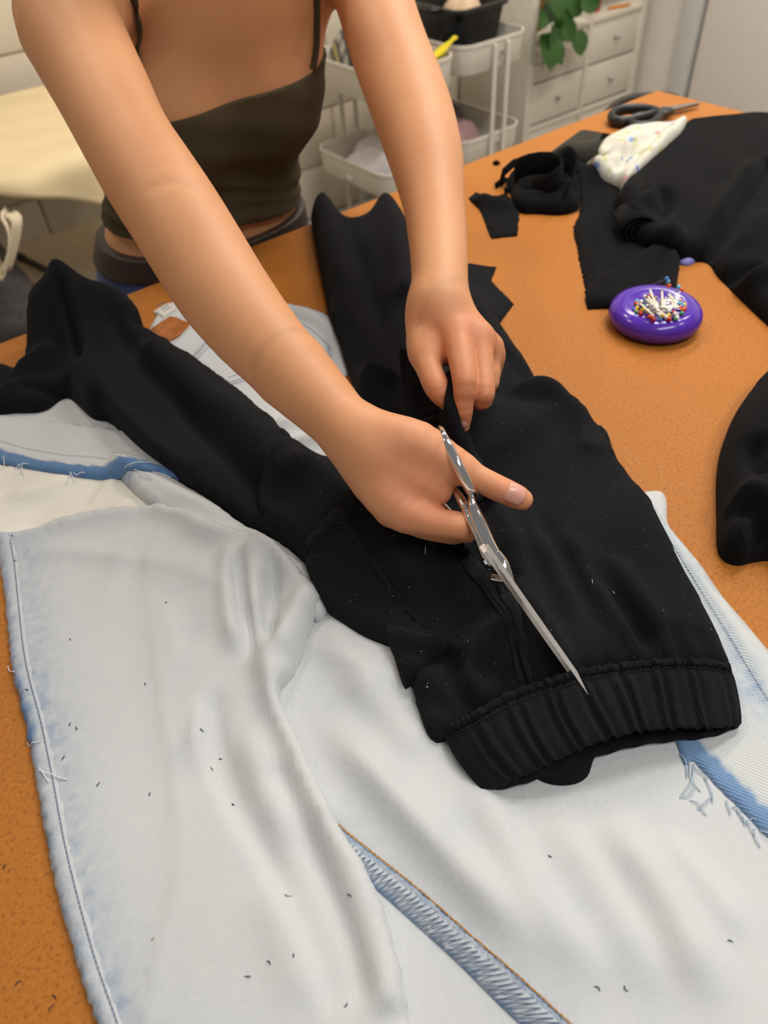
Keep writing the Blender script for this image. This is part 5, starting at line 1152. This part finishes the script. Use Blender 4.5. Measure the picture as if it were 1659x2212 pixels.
def m_skin():
    t = NT('skin')
    n1 = t.noise(9, 3); n2 = t.noise(260, 2); n3 = t.noise(1600, 2)
    c = t.ramp(n1, [(0.3, srgb(210, 150, 106)), (0.7, srgb(222, 164, 118))])
    c = t.mix(t.math('MULTIPLY', t.attr('flush'), 0.62), c, srgb(216, 134, 100)); c = t.mix(t.math('MULTIPLY', n2, 0.10), c, srgb(170, 104, 70))
    nb = t.bump(n3, 0.10, 0.0006); nb = t.bump(n2, 0.10, 0.0012, nb)
    return t.set(**{'Base Color': c, 'Roughness': 0.5, 'Specular IOR Level': 0.35, 'Subsurface Weight': 0.12, 'Subsurface Radius': (0.008, 0.004, 0.002), 'Subsurface Scale': 0.6, 'Normal': nb})
M['skin'] = m_skin()
M['top'] = m_knit('olive_jersey', srgb(70, 62, 46), 0.1, (0, 0, 0.2), 300)
M['jean_dark'] = m_denim('dark_blue_denim', srgb(76, 100, 150), srgb(42, 60, 104), 0.5)
M['belt'] = plain('brown_belt', srgb(52, 38, 34), 0.55, var=0.1)
M['hair'] = plain('dark_hair', srgb(30, 22, 18), 0.45, var=0.3, nscale=200)
M['nail'] = plain('nail', srgb(224, 164, 146), 0.22, var=0.03)
pr = thing('person', (.455, 1.08, 0), 'person in an olive strap top and jeans leaning over the table, cutting fabric', 'person')
YC = 0.44                                                   # hands and right forearm in front of this line are sampled finer
V1, F1 = surface(body, (.10, .20, .98), (.60, YC + .012, 1.30), 0.0013); V1 = relax(V1, F1, 2, 0.4)
V2, F2 = surface(body, (.10, YC - .02, .86), (.80, 1.24, 1.72), 0.0034); V2 = relax(V2, F2, 1, 0.4)
F1 = F1[V1[F1, 1].mean(1) < YC + .002]; F2 = F2[V2[F2, 1].mean(1) > YC - .002]
V = np.vstack([V1, V2]); F = np.vstack([F1, F2 + len(V1)])
used_ = np.unique(F); rm_ = np.zeros(len(V), int); rm_[used_] = np.arange(len(used_)); V = V[used_]; F = rm_[F]
flush = np.zeros(len(V))
for p_, r_, a in [(J(990, 722, .645), .022, .8), (J(1037, 730, .65), .020, .8), (J(1008, 828, .615), .014, .9), (J(1046, 856, .63), .016, .6), (J(1002, 890, .63), .014, .8), (J(944, 836, .632), .014, .6), (J(1066, 1050, .54), .016, .5), (J(1110, 1070, .54), .016, .8), (J(900, 980, .54), .05, .5), (J(1000, 790, .64), .06, .45), (J(880, 1090, .55), .03, .5), (J(420, 20, .95), .05, .5), (J(960, 1120, .55), .04, .5)]:
    flush += a * np.exp(-((V - p_) ** 2).sum(1) / r_ ** 2)
mk('body', V, F, M['skin'], pr, attrs={'flush': np.clip(flush, 0, 1)})
# strap top: follows the trunk between neckline and hem
def wr(P, n, s): return np.sin(P[:, 0] * 90 + P[:, 2] * n + s) * np.sin(P[:, 1] * 40 + P[:, 2] * n * 0.6)
def lat(P): c = trunk_c(1.1); return (P[:, 0] - c[0]) * EX[0] + (P[:, 1] - c[1]) * EX[1], (P[:, 0] - np.interp(P[:, 2], TR[:, 0], TR[:, 1])) * EY[0] + (P[:, 1] - np.interp(P[:, 2], TR[:, 0], TR[:, 2])) * EY[1]
def top_fn(P):
    P = P.astype(np.float32, copy=False); lx, ly = lat(P); z = P[:, 2]
    d = bust(P) - .0042
    lowk = np.clip((1.11 - z) / .06, 0, 1)
    d = d - lowk * .0045 - .0016 * lowk * np.sin(z * 210 + 34 * lx + 2.2 * np.sin(lx * 31 + z * 40)) * (0.6 + 0.4 * np.sin(lx * 47 + 1)) - .0008 * np.sin(z * 140 + 40 * lx)
    neck = 1.200 + .085 * lx + .05 * np.clip(ly + .1, 0, .2); hem = 1.026 + .012 * np.clip(ly + .11, 0, .3) / .2 - .14 * np.maximum(lx, 0)
    return np.maximum(np.maximum(d, z - neck), hem - z)
Vt, Ft = surface(top_fn, (.24, .82, .98), (.72, 1.24, 1.30), 0.0022); Vt = relax(Vt, Ft, 1, 0.4)
tk = mk('strap_top', Vt, Ft, M['top'], pr)
for s, pts in ((1, [(676, 150), (681, 122), (684, 90), (685, 40), (685, 0), (684, -40), (682, -80)]), (-1, [(296, 128), (303, 90), (300, 50), (292, 10), (282, -25), (268, -60)])):
    P = [body_hit(x, y, 0.60, 1.05, body, 0.003, last=True) for x, y in pts]
    if s < 0: P = [trunk_c(1.19) + EX * -.105 - EY * .098] + P
    P = crom([p for p in P], 0.008)
    MB().tube([p + (-FW) * 0.001 for p in P], 0.0042, 8, flat=0.35, up=tuple(-FW)).build('strap', M['top'], tk)
# jeans with a wide brown belt
LEG = [Chain([(np.array([.455 + s * .085, 1.085, .86]), .092), (np.array([.455 + s * .095, 1.09, .74]), .090), (np.array([.455 + s * .10, 1.085, .48]), .070), (np.array([.455 + s * .105, 1.10, .10]), .075)], .03) for s in (-1, 1)]
def jean_fn(P):
    P = P.astype(np.float32, copy=False); lx, ly = lat(P); z = P[:, 2]
    d = trunk(P) - .008
    for c in LEG: d = smin(d, c(P), .03)
    d = d - .0012 * np.sin(z * 60 + lx * 40)
    return np.maximum(np.maximum(d, z - (0.9985 + .01 * np.clip(ly + .11, 0, .3) / .2)), .02 - z)
Vj, Fj = surface(jean_fn, (.20, .90, .0), (.72, 1.26, 1.10), 0.006); Vj = relax(Vj, Fj, 1, 0.5)
js = mk('jeans', Vj, Fj, M['jean_dark'], pr, attrs={'blue': np.clip(0.5 + 0.5 * vnoise(Vj[:, 0], Vj[:, 2], 40, 3), 0, 1)})
def belt_fn(P):
    P = P.astype(np.float32, copy=False); lx, ly = lat(P); z = P[:, 2]; up = 0.999 + .01 * np.clip(ly + .11, 0, .3) / .2
    d = trunk(P) - .0125
    return np.maximum(np.maximum(d, z - up), (up - .037) - z)
Vb, Fb = surface(belt_fn, (.20, .90, .90), (.72, 1.26, 1.10), 0.003); Vb = relax(Vb, Fb, 1, 0.5)
mk('belt', Vb, Fb, M['belt'], pr)
for s in (-1, 1):
    fx = .455 + s * .105
    MB().loft([[(x, y, z) for x, y, _ in rrect(fx, 1.03 + dy, 0, w_, L_, min(w_, L_) * .45, 6)] for z, w_, L_, dy in ((.0, .085, .235, 0), (.025, .092, .245, 0), (.06, .085, .20, .03), (.085, .075, .12, .06))]).build('shoe', M['black_plastic'], pr)
def hair_fn(P):
    P = P.astype(np.float32, copy=False); q = P - HC.astype(np.float32); fy = q @ EY.astype(np.float32); fx = q @ EX.astype(np.float32)
    d = head(P) - .013 - .002 * np.sin(fx * 180 + fy * 60)
    d = np.maximum(d, -(fy * .84 + q[:, 2] * .54 + .035))
    kn = P - (HC + EY * .10 + np.array([0, 0, .03])).astype(np.float32); return smin(d, np.sqrt((kn * kn).sum(1)) - .036, .02)
Vh, Fh = surface(hair_fn, HC - .17, HC + .19, 0.004); Vh = relax(Vh, Fh, 1, 0.5)
mk('hair', Vh, Fh, M['hair'], pr)
# nails
def nail(c, fdir, nrm, L_, W_, curve, parent=pr):
    f = np.array(fdir, float); f /= np.linalg.norm(f); n = np.array(nrm, float); n -= f * (n @ f); n /= np.linalg.norm(n); l = np.cross(f, n); vs = []; fs = []; A, Bn = 9, 9
    for i in range(A):
        s = -1 + 2 * i / (A - 1)
        for j in range(Bn):
            t = -1 + 2 * j / (Bn - 1); ww = W_ / 2 * (1 - 0.22 * max(0, s - 0.35) ** 2 / 0.42 - 0.10 * max(0, -s - 0.4))
            vs.append(c + f * (L_ / 2) * s * (1 - 0.14 * t * t * (1 if s > 0 else 0.5) * abs(s)) + l * ww * t - n * (curve * t * t + 0.0008 * s * s))
    for i in range(A - 1):
        for j in range(Bn - 1): fs.append((i * Bn + j, (i + 1) * Bn + j, (i + 1) * Bn + j + 1, i * Bn + j + 1))
    o = mk('nail', vs, fs, M['nail'], parent); m_ = o.modifiers.new('thickness', 'SOLIDIFY'); m_.thickness = 0.0007; m_.offset = 0; return o
fd = J(1129, 1079, .548) - J(1097, 1064, .546)
nn = -ray(1112, 1072) + np.array([0, 0, 0.12])
c = body_hit(1116, 1069, 0.45, 0.6); nail(c + nn / np.linalg.norm(nn) * 0.0009, fd, nn, 0.0152, 0.0146, 0.0034)
fd = J(1002, 921, .643) - J(1001, 900, .636); c = body_hit(1001, 917, 0.5, 0.7); nail(c - ray(1001, 917) * 0.0007, fd, -ray(1001, 917) + np.array([0, 0, .3]), 0.009, 0.0072, 0.0018)
# ------------------------------------------------------------------ chrome shears in the right hand
PV = J(1064, 1206, .522)
_t = (0.48 - 0.049) / -ray(1270, 1500)[2]; TIP = J(1270, 1500, _t)
U = TIP - PV; BL = np.linalg.norm(U); U /= BL
RC = J(986, 1000, .551)
v0 = ray(1064, 1206); VV_ = v0 - U * (v0 @ U); VV_ /= np.linalg.norm(VV_); NN = np.cross(U, VV_)
sh = thing('dressmaking_shears', tuple(PV), 'chrome dressmaking shears held in the right hand, cutting the sweatpants', 'scissors')
def S3(a, b, c=0.0): return PV + U * a + VV_ * b + NN * c
def blade(ang, side, name, base_w, matl):
    ca, sa = math.cos(ang), math.sin(ang); L_ = []
    for k in range(25):
        s = k / 24; a = -0.012 + (BL + 0.012) * s
        top = -0.006 * (1 - s) ** 0.7 * (0.4 if s < .02 else 1); bot = 0.0095 * (1 - s) ** 0.6
        th = (0.0032 * (1 - s) + 0.0028 * s) * (1 if s < 0.88 else max(0.08, (1 - s) / 0.12))
        q = []
        for b, c in ((top, 0.0), (top, th), (top + (bot - top) * .45, th * 0.9), (bot, 0.0004), (bot, 0.0)):
            q.append(S3(a * ca - b * sa, a * sa + b * ca, side * c))
        L_.append(q)
    return MB().loft(L_).build(name, matl, sh, sharp=25)
b1 = blade(0.0, 1, 'upper_blade', .01, M['blade'])
b2 = blade(0.34, -1, 'lower_blade', .01, M['blade'])
# thumb bow: ring seen edge on, with the thumb through it
e1 = J(1018, 1060, .546) - J(957, 945, .556); e1 /= np.linalg.norm(e1); e2 = VV_ - e1 * (VV_ @ e1); e2 /= np.linalg.norm(e2)
ring = [RC + e1 * (0.0275 * math.cos(a)) + e2 * (0.0165 * math.sin(a)) + NN * 0.0 for a in np.linspace(0, 2 * math.pi, 40, endpoint=False)]
MB().tube(ring, [0.0043 + 0.0007 * math.cos(a + 1.6) for a in np.linspace(0, 2 * math.pi, 40, endpoint=False)], 12, closed=True, flat=0.8, up=None).build('thumb_bow', M['chrome'], sh)
r_end = RC + e1 * 0.0275
def shank(pts, rads, name, matl=M['chrome']): return MB().tube(crom(pts, 0.004), np.interp(np.linspace(0, 1, len(crom(pts, 0.004))), np.linspace(0, 1, len(rads)), rads), 12, flat=0.8).build(name, matl, sh)
shank([r_end - e1 * 0.002, J(1019, 1072, .541), J(1021, 1092, .536), J(1034, 1126, .533), J(1052, 1168, .527), J(1070, 1200, .521), J(1080, 1214, .519)], [0.0032, 0.0026, 0.0044, 0.0054, 0.0052, 0.0048, 0.0040], 'thumb_shank')
shank([J(1072, 1196, .521), J(1088, 1222, .518), J(1104, 1252, .515), J(1110, 1266, .514)], [0.0040, 0.0050, 0.0030, 0.0008], 'bolster')
# finger bow, further down, with the fingers through it
FC = J(972, 1108, .585)
f1 = J(1000, 1130, .572) - J(935, 1060, .60); f1 /= np.linalg.norm(f1); f2 = VV_ - f1 * (VV_ @ f1); f2 /= np.linalg.norm(f2)
ring2 = [FC + f1 * (0.036 * math.cos(a)) + f2 * (0.020 * math.sin(a)) for a in np.linspace(0, 2 * math.pi, 44, endpoint=False)]
MB().tube(ring2, 0.0034, 12, closed=True, flat=0.62).build('finger_bow', M['chrome'], sh)
shank([J(978, 1052, .556), J(992, 1072, .550), J(1006, 1098, .543), J(1022, 1128, .535), J(1038, 1166, .531), J(1050, 1196, .525), J(1056, 1208, .523)], [0.0022, 0.0034, 0.0036, 0.0042, 0.0036, 0.0042, 0.0040], 'finger_shank')
MB().tube([S3(0.0, 0, -0.0065), S3(0, 0, -0.0050), S3(0, 0, 0.0052), S3(0, 0, 0.0066)], [0.0028, 0.0042, 0.0042, 0.0028], 14).build('pivot_screw', M['chrome'], sh)
q = J(1074, 1252, .528); MB().box(tuple(q), (0.005, 0.009, 0.005), rz=0.6, bev=0.0008).build('blade_stop', M['chrome'], sh)

# ------------------------------------------------------------------ cloth lifted by the left hand
fin = []
for (x, y, t, wpx, h0) in ((976, 800, .645, 14, .045), (975, 830, .632, 18, .042), (973, 866, .626, 23, .038), (981, 902, .626, 23, .034), (993, 938, .629, 22, .034), (1008, 972, .632, 24, .034), (1030, 1012, .634, 22, .034), (1060, 1060, .626, 14, .034)):
    a, b = J(x - wpx / 2, y, t), J(x + wpx / 2, y, t)
    la, lb = onT(x - 34, y + 26, h0), onT(x + 30, y + 16, h0)
    m1 = a * .5 + la * .5 - np.array([0, 0, .004]); m2 = b * .45 + lb * .55 - np.array([0, 0, .002])
    fin.append([la, m1, a, a * .5 + b * .5 + np.array([0, 0, .0006]), b, m2, lb])
fin = np.array(fin); dens = np.stack([crom(fin[:, k], 0.004)[:: 1][:] if False else resample(crom(fin[:, k], 0.003), 1) if False else crom(fin[:, k], 0.05) for k in range(7)], 1)
nseg = 40; dens = []
for k in range(7):
    c = crom(fin[:, k], 0.003); dens.append(resample(c, np.linalg.norm(np.diff(c, axis=0), axis=1).sum() / nseg)[:nseg + 1])
L_ = min(len(d) for d in dens); dens = np.stack([d[:L_] for d in dens], 1); vs = dens.reshape(-1, 3); fs = []
for i in range(L_ - 1):
    for k in range(6): fs.append((i * 7 + k, (i + 1) * 7 + k, (i + 1) * 7 + k + 1, i * 7 + k + 1))
o = mk('lifted_fold', vs, fs, M['knit'], sp); m_ = o.modifiers.new('thickness', 'SOLIDIFY'); m_.thickness = 0.002; m_.offset = -1
def sheet(name, cs, parent, mat, n=14, bulge=0.004, th=0.003):
    a, b, c, d = [np.array(x) for x in cs]; nr = np.cross(b - a, d - a); nr /= np.linalg.norm(nr); vs = []; fs = []
    for i in range(n + 1):
        for j in range(n + 1):
            u, v = i / n, j / n; p = a * (1 - u) * (1 - v) + b * u * (1 - v) + c * u * v + d * (1 - u) * v
            vs.append(p + nr * bulge * (math.sin(u * math.pi) * math.sin(v * 2.5) + 0.4 * math.sin(u * 7 + v * 3)))
    for i in range(n):
        for j in range(n): fs.append((i * (n + 1) + j, (i + 1) * (n + 1) + j, (i + 1) * (n + 1) + j + 1, i * (n + 1) + j + 1))
    o = mk(name, vs, fs, mat, parent); m_ = o.modifiers.new('thickness', 'SOLIDIFY'); m_.thickness = th; m_.offset = 0; return o
sheet('lifted_flap', [J(862, 752, .700), J(925, 765, .690), J(945, 892, .668), J(868, 905, .672)], sp, M['knit'])

# ------------------------------------------------------------------ thread snips and lint
def snip(px, py, r_, mat, label, grp, ln=0.0035, rad=0.00032):
    p = surf_px(px, py); a = r_.uniform(0, 6.28); path = []; bend = r_.uniform(-2.4, 2.4)
    for k in range(6):
        t = k / 5; path.append((p[0], p[1])); p = p + np.array([math.cos(a), math.sin(a), 0]) * ln / 5; a += bend / 5
    pts_ = [surf(x, y, rad * 0.9 + 0.0005 * math.sin(k)) for k, (x, y) in enumerate(path)]
    return tag(MB().tube(pts_, rad, 6).build('thread_snip', mat), label, 'thread', grp)
r_ = np.random.default_rng(3); PO1 = outline(right_leg, .02, True, .01); PO2 = outline(left_panel, .02, True, .01)
for x, y in ((57, 18), (62, 133), (315, 485), (748, 315), (653, 675), (127, 710), (315, 867), (348, 885), (290, 1003), (433, 1138), (668, 1180), (953, 1070), (1040, 1215), (982, 1015), (897, 880), (1197, 1921), (1122, 1990), (1315, 1888), (1575, 1633), (1555, 2110)):
    snip(x / 2.074, 1150 + y / 2.074, r_, M['thread_black'], 'tiny dark thread snip on the left panel of the pale jeans', 'dark thread snips on the left panel', r_.uniform(.0018, .0038))
for x, y in ((838, 602), (1508, 920), (1030, 1108), (1122, 1090)):
    snip(700 + x / 1.73, 1500 + y / 1.73, r_, M['thread_black'], 'tiny dark thread snip right of the blue inseam on the pale jeans', 'dark thread snips right of the inseam', r_.uniform(.002, .0045))
snip(1277 / 2.074, 1150 + 1622 / 2.074, r_, M['thread_tan'], 'longer tan thread snip near the draped fold of the jeans', 'tan thread snips', .005)
snip(680 / 2.074, 1150 + 1828 / 2.074, r_, M['thread_tan'], 'curled tan thread crumb low on the left jeans panel', 'tan thread snips', .002)
for x, y in ((70, 2030), (250, 2090), (220, 2145), (30, 1490)):
    snip(x / 2.074, 1150 + y / 2.074, r_, M['thread_black'], 'dark thread snip on the bare board at the lower left', 'dark thread snips on the board', .004)
snip(75, 757, r_, M['thread_white'], 'white thread snip on the black cloth at the far left', 'white snip', .008, .0006)
mb = MB()
for _ in range(330):
    x, y = r_.uniform(640, 1600), r_.uniform(870, 1700)
    q = onT(x, y, 0.03)[:2]
    if not (inside(np.array([q]), PO1)[0] or inside(np.array([q]), PO2)[0]): continue
    p = surf_px(x, y); s = abs(r_.normal(0, .00012)) + .00009; d_ = r_.normal(0, 1, 3); d_[2] *= .2; d_ /= np.linalg.norm(d_)
    L_ = s * (r_.uniform(4, 9) if r_.uniform() < .03 else 1.2); mb.tube([p + np.array([0, 0, .0006]) - d_ * L_, p + np.array([0, 0, .0009]), p + np.array([0, 0, .0006]) + d_ * L_], [s * .5, s * .8, s * .5], 5)
o = mb.build('lint', M['thread_white'], sp); o['kind'] = 'stuff'
